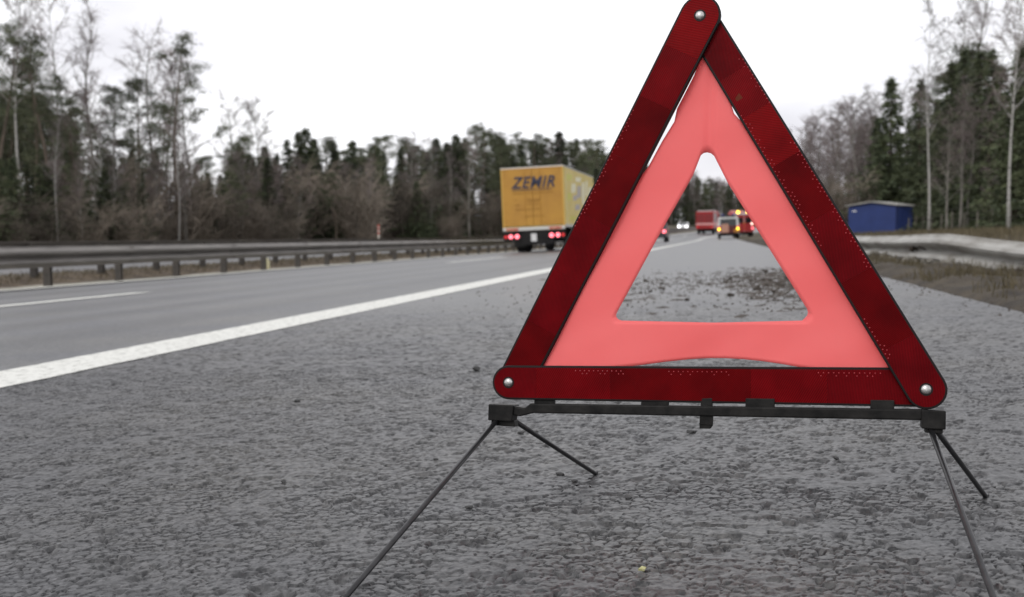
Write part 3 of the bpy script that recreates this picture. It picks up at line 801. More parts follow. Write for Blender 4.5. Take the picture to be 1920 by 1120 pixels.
o = lf.build('leaf_scrap', mat('yellow_leaf', (0.30, 0.28, 0.09), 0.6, col2=(0.5, 0.5, 0.3), scale=300)); o.location = (-.073, .99, zworld(-.073, .99) + .002); o.rotation_euler = (.3, .1, .4)
tag(o, 'tiny yellow leaf scrap on the asphalt at the bottom of the picture', 'leaf')

# ------------------------------------------------------------------ vehicles
M_tyre = mat('tyre_rubber', (0.012, 0.012, 0.012), 0.85)
M_rimm = mat('wheel_rim', (0.30, 0.30, 0.30), 0.5, metal=0.5)
M_chas = mat('dark_chassis', (0.010, 0.010, 0.011), 0.8, spec=0.2, col2=(0.02, 0.019, 0.018), scale=3)
M_yel = mat('truck_yellow', (0.45, 0.23, 0.03), 0.6, col2=(0.37, 0.18, 0.026), scale=1.2, lo=.4, hi=.7)
M_ytar = mat('truck_tarp', (0.72, 0.58, 0.22), 0.6, col2=(0.64, 0.50, 0.13), scale=0.8, bump=0.3, bscale=2, bdist=0.05)
M_alu = mat('pale_aluminium', (0.55, 0.54, 0.51), 0.5, metal=0.2)
M_navy = mat('navy_print', (0.03, 0.032, 0.06), 0.6)
M_fade = mat('faded_print', (0.36, 0.17, 0.02), 0.6)
M_lil = mat('lilac_print', (0.44, 0.40, 0.40), 0.6)
M_wht = mat('white_paint', (0.72, 0.72, 0.72), 0.35, coat=0.3)
M_cream = mat('cream_print', (0.80, 0.76, 0.55), 0.6)
M_glass = mat('dark_glass', (0.012, 0.014, 0.016), 0.08)
M_red = mat('engine_red', (0.34, 0.012, 0.014), 0.35, col2=(0.28, 0.012, 0.014), scale=1, coat=0.3)
M_pink = mat('pale_red_stripe', (0.68, 0.34, 0.33), 0.5)
M_dark = mat('dark_paint', (0.018, 0.020, 0.024), 0.3, coat=0.4)
M_maroon = mat('maroon_panel', (0.09, 0.008, 0.008), 0.5)
M_peach = mat('peach_reflective', (0.50, 0.25, 0.19), 0.5, col2=(.42, .22, .15), scale=4)
M_lemon = mat('lemon_stripe', (0.62, 0.58, 0.10), 0.5)
M_tail = mat('tail_light_lit', (0.5, 0.02, 0.03), 0.4, emit=(1, 0.20, 0.25), estr=2.6)
M_taildim = mat('tail_light_dim', (0.35, 0.01, 0.01), 0.4, emit=(1, 0.03, 0.04), estr=0.5)
M_head = mat('headlight_lit', (0.9, 0.9, 0.9), 0.3, emit=(1, 1, 1), estr=4.5)
M_amber = mat('amber_light_lit', (0.8, 0.5, 0.05), 0.3, emit=(1, 0.68, 0.06), estr=4)
M_pinkl = mat('pink_light_lit', (0.8, 0.5, 0.45), 0.3, emit=(1, 0.62, 0.55), estr=2.2)
M_blue = mat('blue_lamp', (0.06, 0.07, 0.35), 0.3)

def place(o, lat, y, yaw=0.0):
    tl = math.atan(float(cross(y)))
    slope = math.atan2(float(rise(y + 2) - rise(y - 2)), 4)
    o.location = W(lat, y); o.rotation_euler = (slope, -tl, yaw)
def bx(name, m, par, x0, x1, y0, y1, z0, z1, bevel=0.0):
    mb = MB(); mb.box(x0, x1, y0, y1, z0, z1); return mb.build(name, m, par, bevel=bevel)
def wheel(par, x, y, r, w, inner=False):
    mb = MB()
    prof_ = [(r*.62, -w/2), (r*.94, -w/2), (r, -w*.36), (r, w*.36), (r*.94, w/2), (r*.62, w/2)]
    k = 22; vs = []
    for rr_, a in prof_:
        for j in range(k):
            t = 2*math.pi*j/k; vs.append((a, rr_*math.cos(t), rr_*math.sin(t)))
    fs = [(i*k+j, i*k+(j+1) % k, (i+1)*k+(j+1) % k, (i+1)*k+j) for i in range(5) for j in range(k)] + [((5)*k+j, 5*k+(j+1) % k, (j+1) % k, j) for j in range(k)]
    mb.add(vs, fs); wo = mb.build('wheel', M_tyre, par); wo.location = (x, y, r)
    mb = MB(); s = 1 if x > 0 else -1
    mb.cyl((0, 0, 0), 'x', r*.62, -w*.3, w*.3, 18); mb.cyl((0, 0, 0), 'x', r*.2, -w*.42, w*.42, 12)
    mb.build('rim', M_rimm, wo)
    return wo
def text_mesh(name, txt, size, m, par, loc, rot, shear=0.0, bold=0.0, xs=1.0, depth=0.004):
    cu = bpy.data.curves.new(name, 'FONT'); cu.body = txt; cu.size = size; cu.shear = shear; cu.offset = bold; cu.extrude = depth; cu.space_character = 1.12
    cu.align_x = 'CENTER'; cu.align_y = 'CENTER'
    tmp = bpy.data.objects.new('tmp', cu); COL.objects.link(tmp)
    bpy.context.view_layer.update()
    me = bpy.data.meshes.new_from_object(tmp.evaluated_get(bpy.context.evaluated_depsgraph_get()))
    bpy.data.objects.remove(tmp); bpy.data.curves.remove(cu)
    me.name = name; me.materials.clear(); me.materials.append(m)
    o = link(name, me, par); o.location = loc; o.rotation_euler = rot; o.scale = (xs, 1, 1); return o

# --- yellow box lorry
T = empty('cargo_truck'); place(T, -7.12, 39.7, R(-1.0))
tag(T, 'yellow box lorry driving away in the far lane, ZEMIR lettered on its rear doors', 'truck')
wd, L0, zb, zt = 1.225, 8.4, 0.98, 3.30
body = bx('cargo_box', M_ytar, T, -wd, wd, 0.06, L0, zb, zt - 0.05, 0.02)
bx('box_roof', M_alu, T, -wd - .01, wd + .01, 0.02, L0 + .01, zt - 0.048, zt)
for x0, x1 in ((-wd + .07, -0.006), (0.006, wd - .07)):
    d = bx('rear_door', M_yel, T, x0, x1, 0.0, 0.058, zb + .05, zt - .09, 0.01)
    s = -1 if x0 < 0 else 1
    for z in (1.25, 1.9, 2.6, 3.15):
        bx('hinge', M_yel, d, s*(wd - .16) - .07, s*(wd - .16) + .07, -0.012, -0.001, z, z + .05)
    mb = MB(); mb.tube([(s*.30, -.012, zb + .06), (s*.30, -.012, zt - .12)], .010, 8); mb.build('lock_rod', M_yel, d)
for x0, x1 in ((-wd, -wd + .068), (wd - .068, wd)):
    bx('corner_post', mat('truck_frame_yellow', (0.52, 0.30, 0.05), 0.5), T, x0, x1, -0.004, .059, zb, zt - .05)
bx('door_header', M_yel, T, -wd + .07, wd - .07, -0.006, .059, zt - .088, zt - .05)
text_mesh('lettering', 'ZEMIR', 0.62, M_navy, T, (0.03, -0.026, 2.68), (R(90), 0, 0), shear=0.32, bold=0.010, xs=0.9)
bx('lettering_rule', M_navy, T, -.78, .78, -.026, -.022, 2.405, 2.43)
# worn, unreadable lines of small print
rr = random.Random(7)
for z, x0, x1 in ((2.30, -.78, .82), (2.06, -.70, -.62), (2.06, -.25, .32), (1.98, -.2, .25), (1.86, -.70, -.55), (1.86, -.2, .3), (1.68, -.70, .3), (1.41, -.36, .42)):
    mb = MB(); x = x0
    while x < x1:
        w_ = rr.uniform(.03, .13); mb.box(x, min(x + w_, x1), -.0245, -.021, z - .018, z + .018); x += w_ + rr.uniform(.012, .03)
    mb.build('faded_print', M_fade, T)
bx('rear_bumper', M_alu, T, -wd, wd, -0.03, .05, zb - .13, zb - .003, .01)
for x0, x1 in ((-wd + .12, -wd + .62), (wd - .62, wd - .12)):
    bx('hazard_marking', mat('worn_red_marking', (.45, .09, .05), .5, col2=(.55, .25, .15), scale=7), T, x0, x1, -0.036, -.031, zb - .115, zb - .02)
bx('underframe', M_chas, T, -0.62, 0.62, .1, L0 + 1.5, .62, zb - .132)
bx('number_plate_panel', M_chas, T, -.52, .75, .02, .075, .30, .83)
bx('number_plate', mat('plate_white', (.6, .6, .6), .5), T, -.13, .09, .012, .018, .42, .72)
for s in (-1, 1):
    lp = bx('light_panel', M_chas, T, min(s*.55, s*1.22), max(s*.55, s*1.22), .01, .075, .48, .80, .01)
    for i, (x, r, mt) in enumerate(((.68, .085, M_tail), (.93, .08, M_tail), (1.13, .06, M_taildim))):
        mb = MB(); mb.cyl((s*x, 0, .63), 'y', r, -.02, .012, 20, r2=r*1.05); mb.build('tail_light', mt, lp)
for y in (3.0, 8.9):
    for s in (-1, 1):
        wheel(T, s*1.02, y, .49, .34 if y > 5 else .56)
    mb = MB(); mb.tube([(-.9, y, .49), (.9, y, .49)], .09, 8); mb.build('axle', M_chas, T)
for s in (-1, 1):
    mb = MB(); mb.prism([(2.35, .75), (2.35, .62), (2.42, .62), (2.42, .86), (3.58, .86), (3.58, .62), (3.65, .62), (3.65, .93), (2.35, .93)], s*1.02 - .27, s*1.02 + .27, axis='x'); mb.build('mudguard', M_chas, T)
    bx('mudflap', M_tyre, T, s*1.02 - .28, s*1.02 + .28, 2.25, 2.265, .22, .66)
    bx('side_guard', M_alu, T, s*1.19 - .015, s*1.19 + .015, 4.1, 7.9, .55, .68); 
cab = MB(); cab.prism([(L0 + .15, .6), (L0 + 2.1, .6), (L0 + 2.2, 1.5), (L0 + 1.75, 2.75), (L0 + .9, 3.0), (L0 + .15, 2.8)], -1.2, 1.2, axis='x'); cab = cab.build('cab', M_yel, T, bevel=.05)
for s in (-1, 1): bx('cab_window', M_glass, cab, s*1.2 - .004, s*1.2 + .004, L0 + 1.0, L0 + 1.75, 1.6, 2.4)
# tarp straps and print on the visible side
for y in np.arange(.7, L0, .78):
    bx('tarp_strap', M_alu, T, wd, wd + .006, y, y + .045, zb + .02, zt - .12)
bx('side_rail', M_alu, T, wd, wd + .02, .06, L0, zb - .06, zb + .06)
for (y0, y1, z0, z1, mt) in ((.7, 2.0, 2.75, 3.05, M_lemon), (.8, 1.7, 1.95, 2.3, M_lemon), (1.8, 2.9, 2.3, 2.72, M_cream), (2.2, 3.2, 2.0, 2.25, M_lil), (2.6, 3.9, 1.62, 1.9, M_lil), (3.3, 4.3, 2.15, 2.7, M_lil), (3.0, 4.4, 2.8, 3.05, M_cream), (4.6, 5.4, 1.9, 2.9, M_cream), (5.7, 6.3, 2.3, 3.0, M_cream), (6.6, 7.6, 2.2, 2.8, M_cream), (1.1, 2.8, 1.2, 1.38, M_lemon), (3.2, 4.8, 1.25, 1.4, M_lil), (5.4, 7.4, 1.5, 1.8, M_lil)):
    mb = MB(); mb.prism([(y0, z0), (y1, z0 + .06), (y1 + .15, z1), (y0 + .2, z1 - .05)], wd + .0015, wd + .004, axis='x'); mb.build('side_print', mt, T)

def pane(par, ya, za, yb, zb_, t0, t1, hw, name='rear_window'):
    d = Vector((yb - ya, zb_ - za)); nrm = Vector((-d.y, d.x)).normalized() * .012
    if d.x < 0: nrm = -nrm
    a = Vector((ya, za)) + d * t0; c = Vector((ya, za)) + d * t1
    mb = MB(); mb.prism([tuple(a - nrm), tuple(c - nrm), tuple(c + nrm), tuple(a + nrm)], -hw, hw, axis='x'); return mb.build(name, M_glass, par)
# --- emergency off-roader on the hard shoulder
def profile_body(name, m, par, prof_, hw, top_in=0.12, zsplit=1.0):
    mb = MB()
    n = len(prof_); vs = []
    for s in (-1, 1):
        for (y, z) in prof_:
            w_ = hw - (top_in * max(0, (z - zsplit)) / 0.9)
            vs.append((s * w_, y, z))
    fs = [tuple(range(n)), tuple(reversed(range(n, 2*n)))] + [(i, n+i, n+(i+1) % n, (i+1) % n) for i in range(n)]
    mb.add(vs, fs)
    o = mb.build(name, m, par, bevel=.04)
    return o
S = empty('emergency_car'); place(S, 0.52, 92.5)
tag(S, 'white emergency car with amber flashers and a dark tailgate stopped on the hard shoulder', 'emergency car')
b = profile_body('body', mat('silver_white', (.5, .5, .49), .4), S, [(0, .42), (0, 1.0), (.12, 1.85), (.5, 1.9), (2.6, 1.86), (3.4, 1.15), (4.5, 1.0), (4.6, .42)], .95)
bx('tailgate', M_maroon, b, -.70, .70, -.03, -.002, .5, 1.12, .01)
pane(b, 0, 1.0, .12, 1.85, .14, .86, .68)
bx('reflective_panel', M_peach, b, -.60, .02, -.042, -.031, .55, 1.30)
bx('reflective_panel', mat('orange_reflective', (.45, .18, .02), .5), b, .45, .92, -.042, -.031, .55, .82)
for s in (-1, 1):
    mb = MB(); mb.cyl((s*.80, 0, .86), 'y', .105, -.06, -.03, 18); mb.build('flasher', M_amber, b)
    bx('lamp_cluster', M_taildim, b, s*.80 - .09, s*.80 + .09, -.028, -.003, .66, 1.12)
    for y in (.85, 3.7): wheel(S, s*.80, y, .36, .24)
bx('rear_bumper', M_chas, S, -.93, .93, -.07, .1, .33, .50, .02)
bx('underside', M_chas, S, -.75, .75, .2, 4.4, .26, .41)
lb_ = bx('light_bar', M_chas, S, -.66, .62, .9, 1.25, 1.93, 2.07, .03)
bx('roof_rack', M_dark, S, -.66, .66, .3, 2.2, 1.905, 1.928)
for s in (-1, 1): bx('beacon', M_blue, lb_, s*.45 - .14, s*.45 + .14, .92, 1.23, 2.072, 2.15, .02)

# --- dark estate car in the left lanes, mostly behind the triangle
D = empty('dark_car'); place(D, -5.05, 80)
tag(D, 'dark car with a lit red tail light at the left edge of the triangle window', 'car')
b = profile_body('body', M_dark, D, [(0, .40), (-.02, .95), (.35, 1.50), (1.0, 1.58), (2.4, 1.52), (3.3, 1.02), (4.4, .88), (4.5, .40)], .90)
pane(b, -.02, .95, .35, 1.50, .1, .92, .66)
for s in (-1, 1):
    bx('tail_light', M_tail, b, s*.72 - .13, s*.72 + .13, -.045, -.018, .72, .95, .01)
    for y in (.8, 3.6): wheel(D, s*.76, y, .33, .22)
bx('rear_bumper', M_dark, D, -.9, .9, -.08, .1, .35, .58, .02)
bx('number_plate', mat('plate_white', (.6, .6, .6), .5), D, -.25, .25, -.088, -.081, .62, .73)

# --- red fire engines
def engine(name, lat, y, yaw, label, rear=True, L_=7.2, h=3.2, front_lit=False, stripe=M_pink):
    E_ = empty(name); place(E_, lat, y, yaw); tag(E_, label, 'fire engine')
    b = bx('equipment_body', M_red, E_, -1.22, 1.22, 0, L_ * .68, .75, h, .04)
    bx('roof_box', mat('roof_grey', (.4, .38, .38), .5), b, -1.1, 1.1, .3, L_ * .6, h + .002, h + .16, .02)
    bx('reflective_stripe', stripe, b, -1.235, 1.235, -.012, L_ * .67, 1.3, 1.55)
    for x0 in (-1.1, 0.05):
        r_ = bx('roller_shutter', mat('shutter_red', (.20, .012, .014), .5), b, x0, x0 + 1.05, -.02, -.001, 1.6, h - .35)
    for s in (-1, 1):
        for yy in (1.0, 2.6):
            bx('side_locker', mat('shutter_grey', (.35, .33, .33), .5), b, s*1.22 - .02, s*1.22 + .02, yy - .5, yy + .9, 1.65, h - .3)
        mb = MB(); mb.cyl((s*1.0, 0, 1.05), 'y', .12, -.04, -.002, 14); mb.build('tail_light', M_pinkl if front_lit else M_taildim, b)
        for yy in (1.5, L_ - 1.1): wheel(E_, s*1.02, yy, .5, .36)
    c = MB(); c.prism([(L_*.69, .6), (L_, .6), (L_, 1.6), (L_ - .25, h - .15), (L_*.69, h - .1)], -1.2, 1.2, axis='x'); c = c.build('cab', M_red, E_, bevel=.06)
    mb = MB(); mb.prism([(L_ + .012, 1.65), (L_ - .228, h - .35), (L_ - .248, h - .35), (L_ - .008, 1.65)], -1.05, 1.05, axis='x'); mb.build('windscreen', M_glass, c)
    bx('front_bumper', M_wht, c, -1.2, 1.2, L_ + .002, L_ + .12, .5, .85)
    lb2 = bx('light_bar', M_pink, c, -.95, .95, L_ - .9, L_ - .55, h - .1, h + .12, .03)
    for s in (-1, 1):
        mb = MB(); mb.cyl((s*.9, 0, 1.15), 'y', .15, L_ + .002, L_ + .05, 16); mb.build('headlight', M_head if front_lit else M_wht, c)
        bx('side_window', M_glass, c, s*1.2 - .01, s*1.2 + .01, L_ - 1.4, L_ - .5, 1.65, h - .5)
    bx('underframe', M_chas, E_, -.9, .9, .2, L_ - .2, .35, .74)
    return E_
engine('fire_engine', -5.1, 150, R(-7), 'red fire engine seen from behind, left of the white emergency car')
e2 = engine('fire_engine', -1.9, 168, R(172), 'fire engine with lit headlights facing us, just left of the white emergency car', h=3.0, front_lit=True, stripe=M_wht)
# --- tall white rescue van with amber beacons behind the off-roader
V_ = empty('rescue_van'); place(V_, 2.1, 112, R(3))
tag(V_, 'van', 'van')
V_['label'] = 'tall white rescue van with two amber roof lights, right of the white emergency car'
b = bx('van_body', mat('dull_white', (.42, .43, .44), .4), V_, -1.0, 1.0, 0, 4.6, .55, 2.55, .08)
bx('reflective_band', mat('red_orange_band', (.62, .12, .05), .5), b, -1.012, 1.012, -.0124, 4.5, .72, 1.45)
bx('reflective_band', M_lemon, b, -1.011, 1.011, -.010, 4.5, 1.46, 1.62)
for x0, x1 in ((-.85, -.03), (.03, .85)):
    d = bx('rear_door', M_red, b, x0, x1, -.025, -.0125, .6, 2.4)
    bx('door_window', M_glass, d, x0 + .1, x1 - .1, -.032, -.0255, 1.5, 2.1)
for s in (-1, 1):
    mb = MB(); mb.cyl((s*.50 - .1, .25, 2.552), 'z', .16, 0, .26, 16, r2=.13); mb.build('amber_beacon', M_amber, b)
    mb = MB(); mb.cyl((s*.78, 0, 1.42), 'y', .13, -.05, -.026, 16); mb.build('warning_lamp', M_pinkl, b)
    mb = MB(); mb.cyl((s*.82, 0, .95), 'y', .11, -.05, -.013, 16); mb.build('tail_light', M_tail, b)
    for y in (.9, 4.3): wheel(V_, s*.82, y, .38, .25)
n_ = MB(); n_.prism([(4.62, .55), (5.7, .55), (5.7, 1.15), (5.1, 1.5), (4.62, 2.4)], -.97, .97, axis='x'); n_.build('bonnet', M_wht, V_, bevel=.05)
bx('underside', M_chas, V_, -.8, .8, .2, 5.5, .3, .54)
# --- white car with headlights
H = empty('white_car'); place(H, -13.6, 182, R(180))
tag(H, 'small white car coming towards us with both headlights on, left of the red fire engine', 'car')
b = profile_body('body', M_wht, H, [(0, .40), (-.02, .95), (.35, 1.45), (1.0, 1.52), (2.4, 1.45), (3.3, 1.02), (4.3, .88), (4.4, .40)], .9)
pane(b, 3.3, 1.02, 2.4, 1.45, .08, .92, .68, 'windscreen')
for s in (-1, 1):
    mb = MB(); mb.cyl((s*.62, 0, .72), 'y', .16, 4.36, 4.43, 16); mb.build('headlight', M_head, b)
    for y in (.8, 3.5): wheel(H, s*.76, y, .33, .22)
bx('front_bumper', M_chas, H, -.8, .8, 4.3, 4.46, .36, .52)

# --- blue cabin by the wood
M_cab = mat('blue_sheet', (0.009, 0.026, 0.125), 0.55, col2=(0.013, 0.034, 0.16), scale=1.5, objrand=0.0)
C_ = empty('site_cabin'); cx_, cy_ = 9.35, 70.0
C_.location = (cx_, cy_, zworld(cx_, cy_) - .15); C_.rotation_euler = (0, 0, R(-34))
tag(C_, 'blue sheet-metal cabin with a low pale roof in front of the right-hand wood', 'cabin')
w2, d2, h2_ = 1.62, 2.3, 1.9
mb = MB(); mb.prism([(-w2, 0), (w2, 0), (w2, h2_), (0, h2_ + .22), (-w2, h2_)], 0, d2, axis='y'); wl_ = mb.build('wall', M_cab, C_)
for i, x in enumerate((-w2 + .03, -.02, )):
    p_ = bx('wall_panel', M_cab, C_, x, x + 1.6, -.022, -.003, .06, h2_ - .05)
bx('corner_strip', mat('navy_strip', (.008, .016, .08), .5), C_, w2 + .003, w2 + .02, -.02, .05, 0, h2_ - .02)
for y in (.1, .85, 1.6): bx('wall_panel', M_cab, C_, w2 + .004, w2 + .02, y, y + .66, .06, h2_ - .08)
M_roof = mat('pale_roof_sheet', (0.24, 0.235, 0.22), 0.8, col2=(.34, .33, .31), scale=2)
mb = MB(); mb.prism([(-w2 - .15, h2_ - .01), (0, h2_ + .235), (w2 + .15, h2_ - .01), (w2 + .15, h2_ + .07), (0, h2_ + .32), (-w2 - .15, h2_ + .07)], -.2, d2 + .15, axis='y'); mb.build('roof', M_roof, C_)
bx('door_plate', M_wht, wl_, -1.35, -1.05, -.027, -.0225, h2_ - .35, h2_ - .27)

# --- wire fence at the edge of the wood, markers
M_wood = mat('grey_fence_wood', (0.10, 0.09, 0.075), 0.9, col2=(0.17, 0.155, 0.13), scale=5, stretch=(1, 1, .3))
Fn = empty('wire_fence', W(9.4, 36)); tag(Fn, 'wire fence on grey wooden posts along the edge of the right-hand wood', 'fence')
base = Vector(Fn.location); pts = []
for i, y in enumerate(np.arange(24, 62, 2.6)):
    x = 8.9 + .03 * (y - 24); p = Vector(W(x, y)) - base; pts.append(p)
    mb = MB(); mb.tube([p + Vector((0, 0, -.1)), p + Vector((.01*(i % 3), 0, 0.8 + .08 * (i % 2)))], [.04, .034], 8); mb.build('post', M_wood, Fn)
for z in (.25, .5, .75, .98):
    mb = MB(); mb.tube([p + Vector((0, -.06, z)) for p in pts], .004, 4); mb.build('wire', M_galv, Fn)
K = empty('marker_post', W(-12.2, 36)); tag(K, 'thin red and white marker post standing up behind the median guardrail', 'marker post')
mb = MB(); mb.tube([(0, 0, 0), (0, 0, 1.05)], .03, 8); mb.build('pole', mat('marker_white', (.55, .5, .45), .6), K)
for z in (.75, .9, 1.02): 
    mb = MB(); mb.cyl((0, 0, z), 'z', .034, 0, .07, 10); mb.build('red_band', mat('marker_red', (.42, .05, .03), .6), K)
y_ = 22.3; B = empty('plastic_bottle', W(-10.25, y_)); B.location.z += .015
tag(B, 'pale yellow plastic bottle standing in the gravel under the guardrail', 'bottle')
pr = [(0.0, 0), (.055, 0), (.06, .02), (.06, .17), (.03, .23), (.02, .25)]; k = 12
mb = MB(); vs = [(r*math.cos(2*math.pi*j/k), r*math.sin(2*math.pi*j/k), z) for r, z in pr[1:] for j in range(k)]
mb.add(vs, [(i*k+j, i*k+(j+1) % k, (i+1)*k+(j+1) % k, (i+1)*k+j) for i in range(4) for j in range(k)] + [tuple(reversed(range(k))), tuple(range(4*k, 5*k))])
mb.build('bottle_body', mat('pale_yellow_plastic', (.62, .58, .36), .4), B, smooth=True)
mb = MB(); mb.cyl((0, 0, .25), 'z', .022, 0, .03, 12); mb.build('cap', M_wht, B)

# ------------------------------------------------------------------ trees
M_bark = mat('conifer_bark', (0.0675, 0.0540, 0.0420), 0.95, col2=(0.1275, 0.0990, 0.0750), scale=6, stretch=(1, 1, .3), objrand=.2)
M_birch = mat('birch_bark', (0.05, 0.045, 0.04), 0.85, col2=(0.34, 0.33, 0.31), scale=3.2, stretch=(1.6, 1.6, 4), lo=.36, hi=.46)
M_gbark = mat('grey_bark', (0.1020, 0.0936, 0.0816), 0.95, col2=(0.2280, 0.2160, 0.1920), scale=5, stretch=(1, 1, .35), objrand=.25)
M_twig = mat('bare_twigs', (0.1250, 0.1025, 0.0975), 0.9, col2=(0.1875, 0.1500, 0.1438), scale=.9, objrand=.25)
M_brush = mat('brown_brush', (0.095, 0.080, 0.062), 0.95, col2=(0.185, 0.155, 0.125), scale=.7, objrand=.4)
M_pine = mat('pine_needles', (0.0432, 0.0540, 0.0297), 0.85, col2=(0.1026, 0.1134, 0.0567), scale=1.5, objrand=.35)
M_spruce = mat('spruce_needles', (0.0348, 0.0479, 0.0261), 0.85, col2=(0.0899, 0.1044, 0.0493), scale=1.6, objrand=.45)
TR = np.random.default_rng(21)
def curve_trunk(H, r0, lean=0.0, wob=0.2, n=9, top=0.15, az=None):
    az = TR.uniform(0, 6.28) if az is None else az
    pts = []; 
    ph = TR.uniform(0, 6, 2)
    for i in range(n):
        t = i / (n - 1)
        dx = lean * H * t * t * math.cos(az) + wob * math.sin(2.6*t*2 + ph[0]) * t
        dy = lean * H * t * t * math.sin(az) + wob * math.sin(2.1*t*2 + ph[1]) * t
        pts.append((dx, dy, H * t))
    rad = [r0 * (1 - t) + r0 * top * t for t in np.linspace(0, 1, n)]; rad[0] = r0 * 1.25
    return np.array(pts), rad
def along(pts, t):
    s = t * (len(pts) - 1); i = min(int(s), len(pts) - 2); return pts[i] + (pts[i+1] - pts[i]) * (s - i)
def needles(c, r, n, ln, wd, up=0.3):
    c = np.asarray(c); d = TR.normal(size=(n, 3)); d[:, 2] = d[:, 2] * .75 + up; d /= np.linalg.norm(d, axis=1)[:, None]
    o = c + TR.normal(size=(n, 3)) * np.array([r, r, r * .6]) * .55
    s = np.cross(d, TR.normal(size=(n, 3))); s /= np.linalg.norm(s, axis=1)[:, None]
    L = (TR.uniform(.6, 1.2, n) * ln)[:, None]; w = wd * TR.uniform(.6, 1.2, n)[:, None]
    return np.stack([o - s * w, o + s * w, o + d * L], 1)
def pine(H, cb=0.5, spread=2.0, limbs=22, dens=1.0, lean=.02, wob=.35, r0=None):
    pts, rad = curve_trunk(H, r0 or H * .011, lean, wob)
    tk = MB(); tk.tube(pts.tolist(), rad, 8); soup = []
    for i in range(limbs):
        t = cb + (1 - cb) * ((i + TR.uniform(0, .9)) / limbs); p = along(pts, t); az = TR.uniform(0, 6.28)
        f = (t - cb) / (1 - cb); L = spread * TR.uniform(.45, 1.1) * (1 - .62 * f) * (0.75 + .5 * math.sin(f * 3.1)); rise_ = TR.uniform(-.1, .5) + .4 * f
        q = [p + np.array([math.cos(az + .2*s) * L * s, math.sin(az + .2*s) * L * s, L * (rise_ * s + .15 * s * s)]) for s in (0, .35, .7, 1)]
        tk.tube([v.tolist() for v in q], [.035, .026, .018, .01], 4, cap=False)
        for s in (.55, .75, .92, 1.0, 1.0):
            b = np.array(q[0]) + (np.array(q[3]) - q[0]) * s + TR.normal(size=3) * .28 * np.array([1, 1, .6])
            soup.append(needles(b, .42 * TR.uniform(.7, 1.3), int(50 * dens), .25, .028))
    for _ in range(8):
        soup.append(needles(pts[-1] + TR.normal(size=3) * np.array([.28, .28, .4]), .32, int(48 * dens), .25, .028))
    cr = MB(); cr.tris(np.concatenate(soup)); return tk, cr
def spruce(H, R0=None, whorls=38, skirt=.06, gap=.0):
    R0 = R0 or H * .2
    pts, rad = curve_trunk(H, H * .013, .005, .06)
    tk = MB(); tk.tube(pts.tolist(), rad, 7); soup = []
    for k in range(whorls):
        t = min(skirt + (1 - skirt) * k / (whorls - 1) + TR.uniform(-.008, .008), .995); p = along(pts, t); nb = TR.integers(6, 9)
        R_ = R0 * (1 - t) ** .82 * TR.uniform(.6, 1.2) + .10; a0 = TR.uniform(0, 6.28)
        for b in range(nb):
            if TR.random() < gap: continue
            az = a0 + 6.28 * b / nb + TR.uniform(-.25, .25); L = R_ * TR.uniform(.45, 1.3); m = max(5, int(L * 12))
            s = np.sort(TR.uniform(.05, 1.0, m)); droop = -.38 * s + .22 * s * s
            base = p + np.stack([np.cos(az) * L * s, np.sin(az) * L * s, L * droop + TR.uniform(-.16, .16, m)], -1)
            side = np.array([-math.sin(az), math.cos(az), 0]); fw_ = np.array([math.cos(az), math.sin(az), 0])
            for _ in range(3):
                sg = TR.uniform(-1, 1, m)[:, None]; ln = (.16 + .26 * (1 - s) + .05)[:, None] * TR.uniform(.6, 1.25, m)[:, None]
                tip = base + side * sg * ln + fw_ * ln * .6 + np.array([0, 0, 1]) * (TR.uniform(-.75, .18, m)[:, None] * ln)
                w = np.cross(tip - base, TR.normal(size=(m, 3))); w /= np.linalg.norm(w, axis=1)[:, None] + 1e-9
                soup.append(np.stack([base - w * .05, base + w * .05, tip], 1))
    soup.append(needles(pts[-1] + np.array([0, 0, -.05]), .05, 22, .45, .03, 2.2))
    cr = MB(); cr.tris(np.concatenate(soup)); return tk, cr
def bare(H, cb=.35, spread=2.6, limbs=22, lean=.03, wob=.35, r0=None, up=1.1, tw=.011, sub=6, twigs=5, twlen=.8):
    pts, rad = curve_trunk(H, r0 or H * .010, lean, wob, top=.1)
    tk = MB(); tk.tube(pts.tolist(), rad, 8); cr = MB()
    soup = []
    for i in range(limbs):
        t = cb + (1 - cb) * ((i + TR.uniform(0, .9)) / limbs); p = along(pts, min(t, .985)); az = TR.uniform(0, 6.28)
        f = (t - cb) / (1 - cb); L = spread * TR.uniform(.55, 1.15) * (1 - .6 * f)
        d = np.array([math.cos(az), math.sin(az), up * TR.uniform(.6, 1.3)]); d /= np.linalg.norm(d)
        q = [p + d * L * s + np.array([0, 0, .22 * L * s * s]) + TR.normal(size=3) * .05 * L * s for s in (0, .3, .6, .85, 1)]
        tk.tube([v.tolist() for v in q], [rad[0]*.25*(1-.6*f), rad[0]*.2*(1-.6*f), .02, .014, .008], 4, cap=False)
        for j in range(sub):
            s = TR.uniform(.25, 1); b = np.array(along(np.array(q), s)); a2 = TR.uniform(0, 6.28)
            d2 = d * .7 + np.array([math.cos(a2), math.sin(a2), TR.uniform(-.2, .7)]) * .8; d2 /= np.linalg.norm(d2); l2 = L * .42 * TR.uniform(.5, 1.2)
            e = b + d2 * l2; cr.tube([b.tolist(), (b + d2 * l2 * .5 + TR.normal(size=3) * .04).tolist(), e.tolist()], [tw * 1.2, tw, tw * .6], 3, cap=False)
            for _ in range(twigs):
                s3 = TR.uniform(.2, 1); g = b + d2 * l2 * s3; d3 = d2 * .5 + TR.normal(size=3) * .6; d3 /= np.linalg.norm(d3); l3 = twlen * TR.uniform(.4, 1.1)
                h = g + d3 * l3 + np.array([0, 0, -.12 * l3]); cr.tube([g.tolist(), h.tolist()], [tw * .75, tw * .35], 3, cap=False)
    return tk, cr
